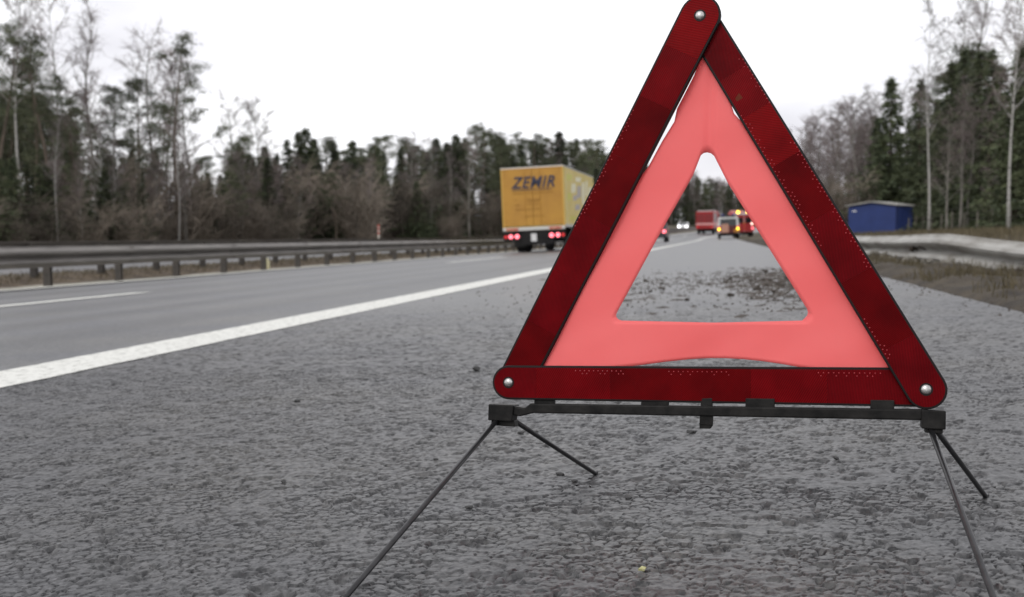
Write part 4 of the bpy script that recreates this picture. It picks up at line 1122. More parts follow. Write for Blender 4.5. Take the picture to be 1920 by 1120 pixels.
def brush(H, stems=11, spread=.55):
    cr = MB()
    for i in range(stems):
        az = TR.uniform(0, 6.28); r_ = TR.uniform(0, .5); b0 = np.array([math.cos(az) * r_, math.sin(az) * r_, 0]); h = H * TR.uniform(.55, 1.05)
        d = np.array([math.cos(az) * spread * TR.uniform(.2, 1), math.sin(az) * spread * TR.uniform(.2, 1), 1.0]); q = [b0 + d * h * s + TR.normal(size=3) * .08 for s in (0, .35, .7, 1)]
        cr.tube([v.tolist() for v in q], [.03, .024, .016, .008], 4, cap=False)
        for j in range(15):
            s = TR.uniform(.12, 1); b = along(np.array(q), s); a2 = TR.uniform(0, 6.28); d2 = np.array([math.cos(a2), math.sin(a2), TR.uniform(.3, 1.2)]); d2 /= np.linalg.norm(d2); l2 = TR.uniform(.4, 1.1)
            e = b + d2 * l2; cr.tube([b.tolist(), e.tolist()], [.014, .008], 3, cap=False)
            for _ in range(5):
                g = b + d2 * l2 * TR.uniform(.2, 1); d3 = d2 * .5 + TR.normal(size=3) * .6; d3 /= np.linalg.norm(d3); h3 = g + d3 * TR.uniform(.25, .7); cr.tube([g.tolist(), h3.tolist()], [.010, .005], 3, cap=False)
    return cr

def variant(mk, mt, mc): 
    a, b = mk; return (a.mesh('trunk', mt, True), b.mesh('crown', mc))
PINE = [variant(pine(14, .45, 2.2, 26), M_bark, M_pine), variant(pine(15, .55, 2.0, 20, wob=.5), M_bark, M_pine), variant(pine(13, .38, 2.3, 26, 1.15), M_bark, M_pine), variant(pine(16, .62, 1.9, 15, .85, .04, .6), M_bark, M_pine)]
SPRUCE = [variant(spruce(10, 2.0, 34), M_bark, M_spruce), variant(spruce(11, 1.9, 34, .06, .08), M_bark, M_spruce), variant(spruce(9, 2.1, 30, .03), M_bark, M_spruce), variant(spruce(12, 2.2, 36, .12, .1), M_bark, M_spruce)]
BIRCH = [variant(bare(14, .42, 2.3, 24, r0=.095), M_birch, M_twig), variant(bare(15, .5, 2.0, 24, .02, .3, r0=.10), M_birch, M_twig)]
BARE = [variant(bare(12, .25, 2.6, 26, .03, .4, tw=.012), M_gbark, M_twig), variant(bare(13, .35, 2.2, 26, .02, .5, up=1.6, tw=.012), M_gbark, M_twig), variant(bare(9, .15, 2.2, 28, .04, .3, tw=.013), M_gbark, M_twig)]
BRUSH = [brush(3.6).mesh('bare_shrub', M_brush), brush(4.4, 12, .45).mesh('bare_shrub', M_brush), brush(3.0, 13, .7).mesh('bare_shrub', M_brush)]
KINDS = {'pine': (PINE, 'pine_tree', (14, 15, 13, 16)), 'spruce': (SPRUCE, 'spruce_tree', (10, 11, 9, 12)), 'birch': (BIRCH, 'birch_tree', (14, 15)), 'bare': (BARE, 'bare_tree', (12, 13, 9))}
def tree(kind, x, y, H, label, group=None, var=None, fat=1.0, lean=None, cat='tree', mats=None, sink=0.1):
    vs_, nm, hs = KINDS[kind]; var = TR.integers(len(vs_)) if var is None else var
    rt_ = empty(nm, (x, y, zworld(x, y) - sink)); s = H / hs[var]
    rt_.scale = (s * fat, s * fat, s); rt_.rotation_euler = (lean[0] if lean else 0, lean[1] if lean else 0, TR.uniform(0, 6.28) if not lean or len(lean) < 3 else lean[2])
    link('trunk', vs_[var][0], rt_); link('crown', vs_[var][1], rt_)
    tag(rt_, label, cat, group); return rt_

# world positions (x, y, height) of the trees
FULL = {'p': 'pine', 's': 'spruce', 'b': 'birch', 'd': 'bare'}
KEY = [('p', -30.0, 39.0, 9.5), ('p', -33.0, 42.0, 10.4), ('b', -31.0, 41.7, 12.6), ('p', -31.0, 43.8, 10.0), ('p', -35.0, 48.3, 9.5), ('p', -36.0, 52.7, 9.3), ('b', -37.0, 52.7, 14.3), ('d', -30.0, 45.8, 11.4), ('p', -33.0, 49.0, 7.7), ('p', -33.0, 52.2, 8.7), ('p', -31.0, 51.4, 9.1), ('p', -36.0, 62.1, 9.0), ('p', -38.0, 61.6, 7.2), ('d', -38.0, 64.9, 14.1), ('p', -29.5, 52.9, 11.7), ('d', -37.0, 65.1, 12.6), ('d', -39.0, 71.8, 13.3), ('p', -39.0, 59.9, 7.7), ('p', -38.0, 50.6, 7.9), ('p', -30.0, 37.0, 9.8), ('p', -34.0, 63.3, 5.7), ('d', -40.0, 79.8, 11.6), ('d', -34.0, 72.6, 10.3), ('b', -28.5, 40.7, 6.1), ('b', -28.6, 44.2, 7.1), ('b', -28.4, 44.8, 5.5), ('b', -28.3, 50.7, 6.6), ('s', -29.0, 43.7, 3.5), ('s', -29.5, 49.2, 4.2), ('s', -29.0, 38.3, 4.0)]
KEYL = ['dense dark pine at the left edge of the picture below the pale birch twigs', 'pine whose branches just reach in over the left picture border', 'very tall pale birch near the left picture edge, reaching out of the top', 'broad bushy pine, the tallest solid crown near the left edge', 'dark pine tucked left of the broadest pine in the left wood', 'pine with a rounded crown just right of the broadest pine in the left wood', 'slim birch rising out of the broad pine and leaving the top of the picture', 'tall bare tree with a straight dark trunk alone against the sky on the left', 'short dense pine below the tall bare tree with a straight dark trunk', 'open-crowned pine just right of the tall lone bare tree in the left wood', 'green tufted pine halfway between the lone bare tree and the tallest tufted pine', 'pine left of the tall tufted pine, half merged with bare twigs', 'low pine showing between two taller pines in the left wood', 'tall bare tree with a hazy round crown left of the tall tufted pine', 'tallest tufted pine with a curved bare trunk and flat side branches against the sky', 'bare tree whose twigs surround the top of the tall tufted pine from behind', 'bare tree making a faint veil of twigs right of the tall tufted pine', 'dark pine filling the gap under the tall lone bare tree', 'dark pine standing behind the broad bushy pine at the left', 'leftmost pine, wholly or almost cut off by the picture border', 'low dark pine right of the tall tufted pine, under the gap of sky', 'faint bare tree in the gap of sky between the tufted pine and the spruce belt', 'bare tree with a feathery crown poking up above the left end of the spruces', 'young birch, leftmost of the thin pale trunks above the left guardrail', 'leaning pale birch trunk, the whitest of the trunks above the left guardrail', 'short pale birch trunk just right of the whitest leaning trunk', 'pale birch trunk standing below the tall tufted pine', 'small green spruce in the brown undergrowth near the leaning birches', 'small green spruce in the undergrowth left of the tall tufted pine', 'small green spruce in the undergrowth at the left picture edge']
BELT = [('s', -33.3, 67.2, 6.3), ('p', -32.2, 66.1, 7.4), ('p', -32.6, 68.2, 6.4), ('s', -36.8, 80.1, 7.9), ('s', -31.3, 70.0, 6.6), ('s', -31.6, 72.4, 7.8), ('s', -34.2, 80.7, 9.1), ('s', -33.7, 81.1, 9.4), ('s', -36.9, 90.7, 9.4), ('p', -35.3, 89.5, 9.3), ('s', -32.4, 84.1, 8.6), ('s', -32.2, 85.8, 7.3), ('s', -33.3, 91.0, 9.2), ('p', -37.0, 104.0, 9.4), ('s', -35.7, 103.7, 9.7), ('p', -31.1, 93.0, 9.6), ('p', -35.3, 108.5, 11.0), ('s', -33.8, 107.0, 9.7), ('p', -35.8, 116.7, 11.4), ('p', -32.9, 110.6, 10.2), ('s', -31.6, 109.5, 9.6), ('s', -34.8, 125.4, 12.1), ('s', -36.1, 134.8, 12.2), ('s', -35.2, 136.0, 13.3), ('s', -37.0, 148.2, 13.7), ('p', -35.0, 145.9, 15.2), ('p', -32.1, 138.5, 13.9), ('p', -35.1, 157.8, 14.3), ('p', -32.8, 154.0, 14.8), ('p', -31.1, 152.1, 14.5), ('s', -29.3, 150.7, 13.2), ('p', -32.2, 173.1, 15.0), ('p', -27.6, 157.2, 14.9), ('p', -29.8, 180.2, 15.8), ('s', -25.5, 163.8, 15.8), ('p', -26.9, 181.0, 15.1), ('s', -25.3, 181.9, 15.9), ('p', -24.4, 187.8, 16.0), ('p', -21.1, 174.4, 13.5), ('p', -20.7, 187.0, 13.5), ('p', -15.9, 162.7, 11.5), ('p', -13.3, 156.0, 10.7), ('s', -11.3, 156.5, 10.1), ('s', -35.2, 72.8, 6.2), ('s', -36.8, 176.0, 14.5), ('s', -39.7, 82.6, 5.5), ('d', -31.5, 70.0, 5.2), ('p', -38.7, 84.1, 7.1), ('d', -34.4, 77.3, 5.3), ('d', -20.6, 161.0, 11.6), ('s', -36.6, 107.9, 10.0), ('p', -37.0, 146.5, 11.5), ('p', -35.5, 120.1, 9.1), ('p', -33.2, 146.4, 11.1), ('p', -31.0, 178.6, 14.7), ('p', -39.9, 163.8, 14.0), ('p', -37.4, 101.0, 9.0), ('p', -33.4, 92.3, 7.8), ('p', -23.8, 168.0, 13.8), ('p', -20.2, 156.6, 11.8), ('d', -24.3, 178.8, 13.4), ('d', -34.8, 80.4, 6.9), ('s', -32.2, 84.8, 5.9), ('s', -34.4, 81.3, 7.9), ('s', -35.8, 142.6, 12.6), ('s', -25.9, 169.3, 15.1), ('s', -34.0, 101.8, 9.1), ('p', -40.0, 98.6, 7.8), ('s', -28.5, 171.9, 11.7), ('p', -37.3, 132.5, 11.2), ('p', -23.4, 182.5, 12.1), ('s', -36.6, 116.4, 9.4), ('s', -23.2, 185.7, 11.1), ('p', -31.8, 91.3, 7.9), ('s', -36.6, 145.7, 10.4), ('s', -33.6, 110.7, 9.5), ('d', -31.2, 118.0, 10.0), ('s', -37.2, 75.1, 5.1), ('p', -34.4, 110.9, 10.2), ('p', -36.5, 74.9, 7.6), ('s', -39.7, 98.3, 8.6), ('s', -35.6, 164.5, 14.0), ('p', -37.5, 75.3, 6.4), ('s', -36.9, 173.4, 15.4), ('s', -35.9, 73.5, 7.4), ('d', -36.2, 72.6, 5.2), ('s', -29.2, 177.3, 12.0), ('s', -24.3, 162.1, 11.9), ('p', -37.4, 165.3, 12.7), ('p', -29.6, 42.4, 2.1), ('s', -29.7, 64.9, 6.0), ('s', -28.5, 44.4, 3.8), ('p', -30.8, 59.0, 5.6), ('s', -30.3, 105.8, 4.9), ('d', -30.1, 42.8, 4.1), ('d', -28.6, 42.6, 4.4), ('s', -29.9, 41.5, 3.0), ('s', -29.8, 41.8, 3.4), ('d', -29.2, 49.4, 2.4), ('d', -30.1, 43.0, 2.2), ('d', -29.1, 65.0, 5.3), ('d', -29.4, 87.3, 3.7), ('s', -29.8, 58.8, 3.5), ('s', -29.0, 39.5, 3.1), ('d', -29.8, 58.8, 5.4), ('d', -29.4, 63.5, 2.7), ('s', -28.6, 54.8, 2.4), ('p', -28.5, 74.1, 5.5), ('d', -30.0, 46.9, 2.6), ('d', -28.8, 52.2, 2.8), ('d', -28.4, 54.8, 3.1), ('d', -30.7, 56.6, 4.9), ('d', -28.2, 58.0, 5.7), ('p', -28.3, 56.9, 4.6), ('s', -30.4, 60.5, 4.6), ('d', -28.4, 51.7, 4.9), ('s', -28.7, 95.9, 5.9), ('s', -28.2, 36.7, 2.6), ('s', -29.6, 77.8, 3.8), ('d', -29.6, 50.7, 5.0), ('p', -29.3, 82.0, 3.3), ('d', -29.0, 80.1, 6.1), ('d', -28.8, 83.0, 6.8), ('d', -30.9, 47.0, 4.8), ('s', -28.7, 38.2, 4.1), ('s', -28.5, 98.1, 4.7), ('p', -28.6, 44.8, 4.6), ('s', -30.8, 48.6, 4.8), ('s', -29.7, 101.7, 3.5), ('d', -30.0, 100.0, 10.2), ('d', -30.0, 105.5, 10.3), ('d', -30.0, 87.1, 7.4), ('d', -30.0, 65.3, 6.2), ('d', -30.0, 79.3, 6.4), ('d', -30.0, 70.7, 6.3), ('d', -30.0, 122.4, 11.9), ('d', -25.6, 160.0, 14.0), ('d', -30.0, 51.8, 5.2), ('d', -30.0, 48.2, 4.7), ('d', -30.0, 43.3, 4.3)]
FILL = [('p', -42.3, 64.7, 5.8), ('s', -30.8, 229.4, 11.6), ('p', -41.2, 60.7, 8.7), ('p', -40.8, 77.1, 4.5), ('s', -41.7, 52.2, 7.1), ('s', -44.2, 114.6, 9.6), ('p', -48.4, 80.7, 6.5), ('s', -38.4, 134.0, 7.8), ('s', -47.0, 79.6, 6.1), ('s', -35.9, 220.8, 10.4), ('s', -50.0, 97.6, 3.8), ('s', -24.6, 195.7, 14.8), ('s', -49.8, 169.9, 9.0), ('s', -40.3, 84.5, 7.5), ('p', -48.4, 86.9, 6.7), ('p', -41.1, 52.6, 7.6), ('s', -21.4, 200.3, 8.7), ('s', -23.1, 195.0, 15.1), ('p', -48.0, 74.1, 7.1), ('s', -21.2, 215.2, 12.6), ('p', -44.8, 64.6, 8.3), ('s', -42.8, 92.4, 7.6), ('p', -48.1, 62.4, 8.4), ('p', -39.8, 49.2, 8.1), ('p', -47.2, 58.3, 7.5), ('s', -40.1, 89.1, 7.5), ('s', -40.6, 98.2, 6.1), ('s', -42.0, 199.0, 10.0), ('p', -45.8, 60.4, 8.6), ('s', -45.2, 88.5, 6.0), ('p', -40.4, 69.0, 4.3), ('s', -48.9, 109.6, 7.4), ('s', -42.7, 146.2, 12.0), ('s', -41.9, 200.9, 15.8), ('s', -43.5, 104.8, 7.4), ('s', -43.0, 93.4, 5.7), ('s', -48.2, 125.8, 10.6), ('s', -22.6, 198.3, 14.9), ('s', -40.7, 69.9, 6.8), ('s', -23.8, 190.6, 12.6), ('s', -25.7, 193.5, 14.2), ('s', -24.8, 222.0, 13.8), ('s', -27.4, 209.3, 12.3), ('p', -45.9, 62.5, 9.7), ('s', -23.6, 220.0, 10.4), ('s', -41.9, 103.6, 8.5), ('s', -39.3, 71.0, 4.1), ('s', -46.5, 76.0, 7.2), ('p', -49.1, 65.8, 8.0), ('s', -42.5, 135.0, 8.9), ('s', -47.2, 120.6, 8.7), ('s', -45.0, 126.3, 9.9), ('s', -31.0, 196.0, 13.6), ('p', -43.2, 75.1, 5.6), ('s', -46.0, 63.4, 8.2), ('p', -49.1, 70.4, 9.6), ('s', -39.3, 77.1, 3.2), ('s', -47.4, 216.9, 10.4), ('p', -45.6, 63.4, 9.3), ('s', -40.8, 87.3, 7.0), ('s', -35.0, 224.8, 13.3), ('s', -33.8, 197.8, 13.4), ('s', -39.3, 71.0, 6.0), ('s', -44.4, 72.4, 4.6), ('s', -22.9, 205.2, 14.2), ('s', -44.1, 81.7, 4.2), ('p', -38.0, 47.7, 6.5), ('s', -39.1, 72.6, 5.6), ('p', -45.1, 61.2, 9.6), ('s', -38.2, 80.6, 6.9), ('s', -38.4, 141.7, 11.5), ('s', -39.9, 84.2, 7.2), ('s', -48.5, 78.9, 6.4), ('s', -49.7, 71.5, 8.9), ('s', -34.1, 197.8, 15.4), ('s', -43.8, 203.7, 16.1), ('s', -44.4, 125.0, 7.0), ('s', -44.0, 64.6, 7.5), ('s', -43.0, 138.0, 8.8), ('s', -40.3, 83.6, 5.4), ('s', -49.8, 105.2, 5.6), ('s', -46.4, 68.6, 8.7), ('p', -45.3, 60.6, 8.9), ('s', -42.4, 80.8, 5.8), ('p', -49.6, 66.4, 8.8), ('s', -44.1, 137.7, 8.1), ('s', -49.1, 107.9, 7.6), ('s', -40.3, 118.3, 10.5), ('p', -46.0, 65.4, 8.7), ('s', -31.0, 201.3, 9.8), ('p', -46.4, 64.1, 9.2), ('s', -38.4, 82.5, 5.0), ('s', -45.4, 57.1, 9.4), ('s', -47.5, 62.1, 10.0), ('s', -40.3, 64.9, 5.9), ('s', -33.6, 207.6, 10.8), ('p', -39.1, 53.9, 8.6), ('s', -45.3, 124.0, 8.1), ('s', -40.2, 215.8, 12.4), ('p', -42.6, 55.7, 8.7), ('s', -42.8, 208.2, 13.7), ('p', -43.2, 57.0, 9.3), ('s', -39.4, 153.8, 12.4), ('p', -44.2, 81.6, 4.1), ('s', -47.0, 77.1, 7.5), ('s', -39.5, 139.5, 9.1), ('s', -43.2, 223.8, 12.7), ('s', -44.5, 83.9, 5.8), ('s', -49.7, 164.4, 9.6), ('s', -44.7, 91.6, 6.1), ('s', -33.8, 179.8, 10.6), ('s', -28.9, 161.1, 14.1), ('s', -30.0, 176.9, 8.8), ('p', -34.0, 146.6, 9.1), ('s', -34.4, 151.2, 8.5), ('p', -23.4, 139.2, 10.5), ('p', -41.5, 172.0, 13.0), ('s', -26.9, 133.7, 10.9), ('p', -28.5, 138.0, 12.1), ('p', -29.9, 152.8, 8.2), ('p', -45.0, 163.6, 12.9), ('s', -33.1, 175.7, 11.5), ('p', -30.9, 149.1, 8.7), ('p', -49.0, 188.9, 13.0), ('p', -33.4, 174.1, 11.0), ('s', -16.3, 136.0, 9.0), ('p', -44.5, 169.9, 9.2), ('p', -41.0, 152.1, 12.8), ('s', -22.9, 151.7, 11.5), ('s', -39.8, 152.3, 12.1), ('p', -17.0, 149.7, 13.3), ('s', -47.6, 192.5, 10.4), ('s', -25.7, 133.2, 10.3), ('p', -36.7, 177.1, 10.9), ('p', -36.1, 161.6, 8.4), ('s', -43.4, 166.7, 14.1)]
BRUSHES = [(-30.3, 40.1, 1.1), (-27.4, 44.7, 2.5), (-27.8, 42.1, 2.5), (-31.8, 89.4, 1.6), (-33.6, 78.7, 5.6), (-27.8, 58.8, 3.5), (-28.9, 64.6, 4.3), (-29.9, 63.8, 2.4), (-29.0, 43.7, 2.0), (-17.1, 142.2, 6.8), (-28.2, 58.0, 2.8), (-30.1, 96.4, 6.3), (-29.1, 52.8, 4.4), (-30.0, 111.6, 5.1), (-27.7, 60.9, 2.0), (-33.1, 58.4, 1.6), (-33.1, 65.2, 1.3), (-34.0, 124.4, 2.4), (-29.5, 50.6, 1.7), (-31.7, 143.5, 2.2), (-29.8, 67.1, 2.6), (-34.0, 48.7, 2.6), (-33.7, 127.8, 1.4), (-32.6, 70.5, 5.3), (-28.4, 134.3, 5.8), (-32.4, 61.2, 2.5), (-30.0, 36.9, 1.9), (-31.9, 71.7, 3.9), (-28.8, 53.6, 2.6), (-32.2, 100.6, 6.8), (-33.9, 47.9, 4.0), (-31.0, 42.0, 2.6), (-33.8, 72.9, 3.5), (-28.3, 106.3, 3.1), (-29.8, 99.2, 1.9), (-27.0, 141.7, -0.4), (-31.5, 56.0, 4.4), (-31.1, 47.7, 4.2), (-32.9, 112.6, 4.8), (-27.7, 150.1, 2.1), (-33.8, 70.1, 3.9), (-28.2, 105.7, 2.7), (-27.8, 103.0, 1.6), (-29.5, 58.2, 2.5), (-32.7, 108.3, 4.5), (-28.8, 45.7, 2.1), (-31.5, 74.3, 2.1), (-33.0, 88.1, 4.7), (-31.1, 38.0, 3.2), (-27.5, 33.6, 2.2), (-33.5, 58.4, 1.4), (-29.9, 36.6, 3.4), (-30.9, 66.7, 2.2), (-32.8, 88.0, 3.7), (-32.4, 66.2, 2.0), (-30.3, 129.5, 7.2), (-33.4, 99.8, 3.5), (-28.2, 54.9, 3.7), (-33.2, 56.7, 2.3), (-27.8, 36.7, 2.0), (-30.8, 39.0, 2.3), (-30.9, 43.9, 3.2), (-32.0, 97.6, 5.6), (-32.0, 54.3, 1.4), (-33.4, 59.8, 1.3), (-30.9, 46.8, 2.1), (-29.3, 143.1, 5.2), (-29.3, 147.1, 7.6), (-30.6, 49.5, 1.7), (-30.1, 68.0, 2.1), (-31.2, 91.9, 3.3), (-28.0, 39.0, 2.6), (-30.0, 55.1, 2.6), (-33.7, 69.4, 2.4), (-33.5, 122.3, 1.1), (-29.5, 81.9, 4.9), (-31.7, 66.3, 4.8), (-28.3, 64.2, 2.0), (-30.8, 143.5, 6.5), (-28.0, 77.4, 5.6), (-27.6, 107.9, 1.0), (-33.1, 158.7, -1.1), (-32.1, 109.6, 4.3), (-31.3, 61.2, 1.5)]
RIGHT = [('s', 12.1, 82.0, 11.3), ('s', 13.4, 95.0, 8.5), ('s', 14.4, 88.0, 8.7), ('s', 13.9, 80.0, 10.9), ('s', 11.5, 58.0, 8.7), ('s', 11.5, 55.0, 8.9), ('s', 11.6, 52.0, 8.2), ('s', 11.6, 50.0, 8.0), ('s', 13.5, 56.0, 8.0), ('s', 9.7, 38.0, 6.2), ('s', 11.0, 42.0, 7.1), ('s', 9.9, 36.0, 6.3), ('p', 12.3, 64.0, 9.0), ('p', 12.9, 60.0, 9.8), ('b', 7.5, 41.0, 8.2), ('b', 8.5, 34.0, 7.9), ('b', 12.9, 62.0, 13.0), ('d', 15.8, 70.0, 14.9), ('d', 11.5, 44.0, 10.3), ('d', 9.7, 125.0, 12.3), ('d', 9.7, 115.0, 11.9), ('d', 11.3, 120.0, 12.9), ('d', 11.0, 105.0, 11.9), ('d', 12.4, 110.0, 12.6), ('d', 11.8, 98.0, 12.0), ('d', 13.0, 102.0, 12.6), ('d', 12.1, 90.0, 10.5), ('d', 14.0, 88.0, 11.7), ('d', 7.9, 130.0, 11.6), ('d', 6.6, 135.0, 11.1), ('d', 11.7, 51.4, 6.0), ('d', 9.3, 44.4, 5.8), ('d', 11.7, 46.9, 4.7), ('d', 10.8, 50.0, 5.4), ('d', 12.3, 47.7, 4.4), ('d', 9.1, 45.9, 4.9), ('d', 13.1, 50.0, 7.2)]
RIGHTL = ['tall lone dark spruce with a pointed top directly behind the blue cabin', 'spruce half hidden left of the tall pointed spruce behind the cabin', 'lower spruce to the right behind the blue cabin', 'spruce just left of the white birch trunk on the right', 'spruce right behind the white birch trunk on the right', 'bushy spruce with a broad top to the right of the white birch', 'tallest spruce in the middle of the right-hand wood', 'spruce with a ragged top next to the tallest spruce of the right-hand wood', 'lower spruce standing in front of the ragged right-hand spruces', 'near dark spruce at the right edge of the picture', 'dark spruce cut by the right border of the picture', 'spruce outermost on the right, mostly beyond the picture border', 'pine behind the white birch on the right', 'pine with a tall crown among the right-hand spruces', 'white-trunked birch standing before the dark spruces on the right', 'slender grey birch near the right picture edge with twigs reaching the top', 'thin pale birch rising above the spruces between the two nearer birches', 'bare tree with a fine crown above the right-hand spruces', 'bare tree with spreading twigs in the top right corner']
RFILL = [('d', 14.5, 111.8, 9.6), ('d', 16.9, 141.5, 8.5), ('d', 13.2, 111.3, 9.5), ('d', 14.5, 149.4, 13.4), ('s', 11.8, 85.8, 8.9), ('d', 30.2, 108.0, 10.2), ('s', 16.7, 70.5, 8.0), ('d', 11.7, 138.8, 12.3), ('d', 16.3, 92.5, 11.1), ('d', 24.7, 98.6, 9.2), ('s', 17.2, 90.7, 9.5), ('d', 10.0, 128.3, 10.8), ('d', 11.6, 119.9, 11.5), ('d', 14.6, 97.6, 7.6), ('s', 17.9, 78.1, 7.7), ('d', 15.0, 107.9, 9.4), ('s', 14.8, 110.4, 11.6), ('d', 14.6, 122.1, 12.7), ('d', 16.4, 136.6, 12.9), ('s', 19.3, 98.5, 10.8), ('d', 24.2, 91.6, 11.0), ('s', 23.9, 105.6, 10.8), ('s', 15.5, 71.3, 8.5), ('s', 18.6, 99.1, 11.6), ('s', 18.5, 107.5, 10.4), ('s', 18.0, 94.8, 9.0), ('d', 17.5, 134.0, 11.7), ('s', 17.5, 84.3, 9.8), ('d', 16.6, 147.2, 14.3), ('d', 9.1, 121.8, 8.9), ('d', 9.0, 116.5, 9.8), ('s', 13.5, 86.2, 6.9), ('s', 13.8, 63.0, 6.1), ('d', 16.8, 127.7, 8.9), ('d', 16.3, 129.4, 10.9), ('d', 14.3, 138.8, 9.8), ('d', 18.3, 105.6, 10.2), ('s', 17.6, 87.3, 10.5), ('s', 13.4, 94.3, 8.2), ('d', 21.8, 108.3, 10.0), ('s', 16.3, 73.5, 6.9), ('s', 20.2, 99.7, 11.9), ('d', 18.4, 104.2, 10.2), ('s', 16.5, 96.4, 7.7), ('d', 27.3, 97.7, 11.0), ('d', 12.1, 136.1, 8.6), ('s', 19.5, 105.0, 9.1), ('d', 18.1, 103.6, 9.7), ('s', 15.7, 65.2, 5.8), ('s', 26.3, 99.8, 8.5), ('s', 22.3, 95.4, 9.6), ('s', 28.0, 110.5, 10.4), ('s', 17.6, 99.7, 9.2), ('s', 23.7, 87.0, 9.8), ('d', 13.5, 121.1, 7.6), ('s', 16.2, 119.7, 9.1), ('s', 16.5, 85.8, 7.1), ('d', 13.9, 110.0, 10.0), ('d', 11.8, 122.6, 11.4), ('s', 18.6, 79.7, 6.7)]
RBRUSH = [(9.7, 81.4, 2.1), (15.5, 89.4, 3.5), (9.2, 123.6, 4.1), (16.2, 91.4, 1.1), (7.5, 125.7, 1.7), (6.8, 136.6, 5.6), (13.2, 60.9, 1.1), (6.5, 129.9, 5.2), (12.5, 48.1, 0.5), (13.3, 48.0, 1.1), (8.4, 122.9, 4.2), (13.4, 85.7, 3.2), (10.4, 85.1, 1.6), (9.3, 126.5, 5.3), (12.0, 61.6, 1.7), (11.7, 56.7, 1.5), (9.4, 111.6, 5.7), (12.2, 84.0, 4.3), (8.7, 82.5, 3.3), (12.0, 48.6, 1.4), (8.6, 123.3, 1.6), (10.8, 90.7, 1.9), (12.3, 46.2, 0.9), (12.4, 82.5, 1.2), (8.6, 82.2, 4.2), (13.3, 85.9, 1.0), (14.1, 60.8, 2.6), (14.5, 58.0, 1.6), (10.9, 91.1, 0.9), (13.9, 56.8, 0.5), (8.3, 125.5, 5.1), (12.2, 46.8, 0.9), (10.9, 82.7, 3.1), (14.5, 84.9, 2.9), (14.6, 54.4, 1.2), (15.0, 56.3, 2.6), (8.9, 124.3, 5.5), (12.6, 56.0, 1.3), (11.7, 53.3, 1.7), (9.3, 91.4, 4.4), (13.5, 50.2, 1.7), (9.5, 82.0, 1.5), (12.1, 47.5, 0.4), (13.3, 84.3, 3.5), (10.3, 86.0, 3.4), (15.0, 91.4, 1.9), (13.4, 87.5, 1.5), (11.8, 62.9, 1.0), (10.2, 107.3, 3.7), (6.8, 126.8, 2.9), (9.7, 88.1, 4.6), (12.2, 90.9, 3.0), (13.5, 63.4, 2.5), (10.6, 114.2, 3.0), (10.4, 88.5, 1.2), (9.4, 114.5, 1.8)]
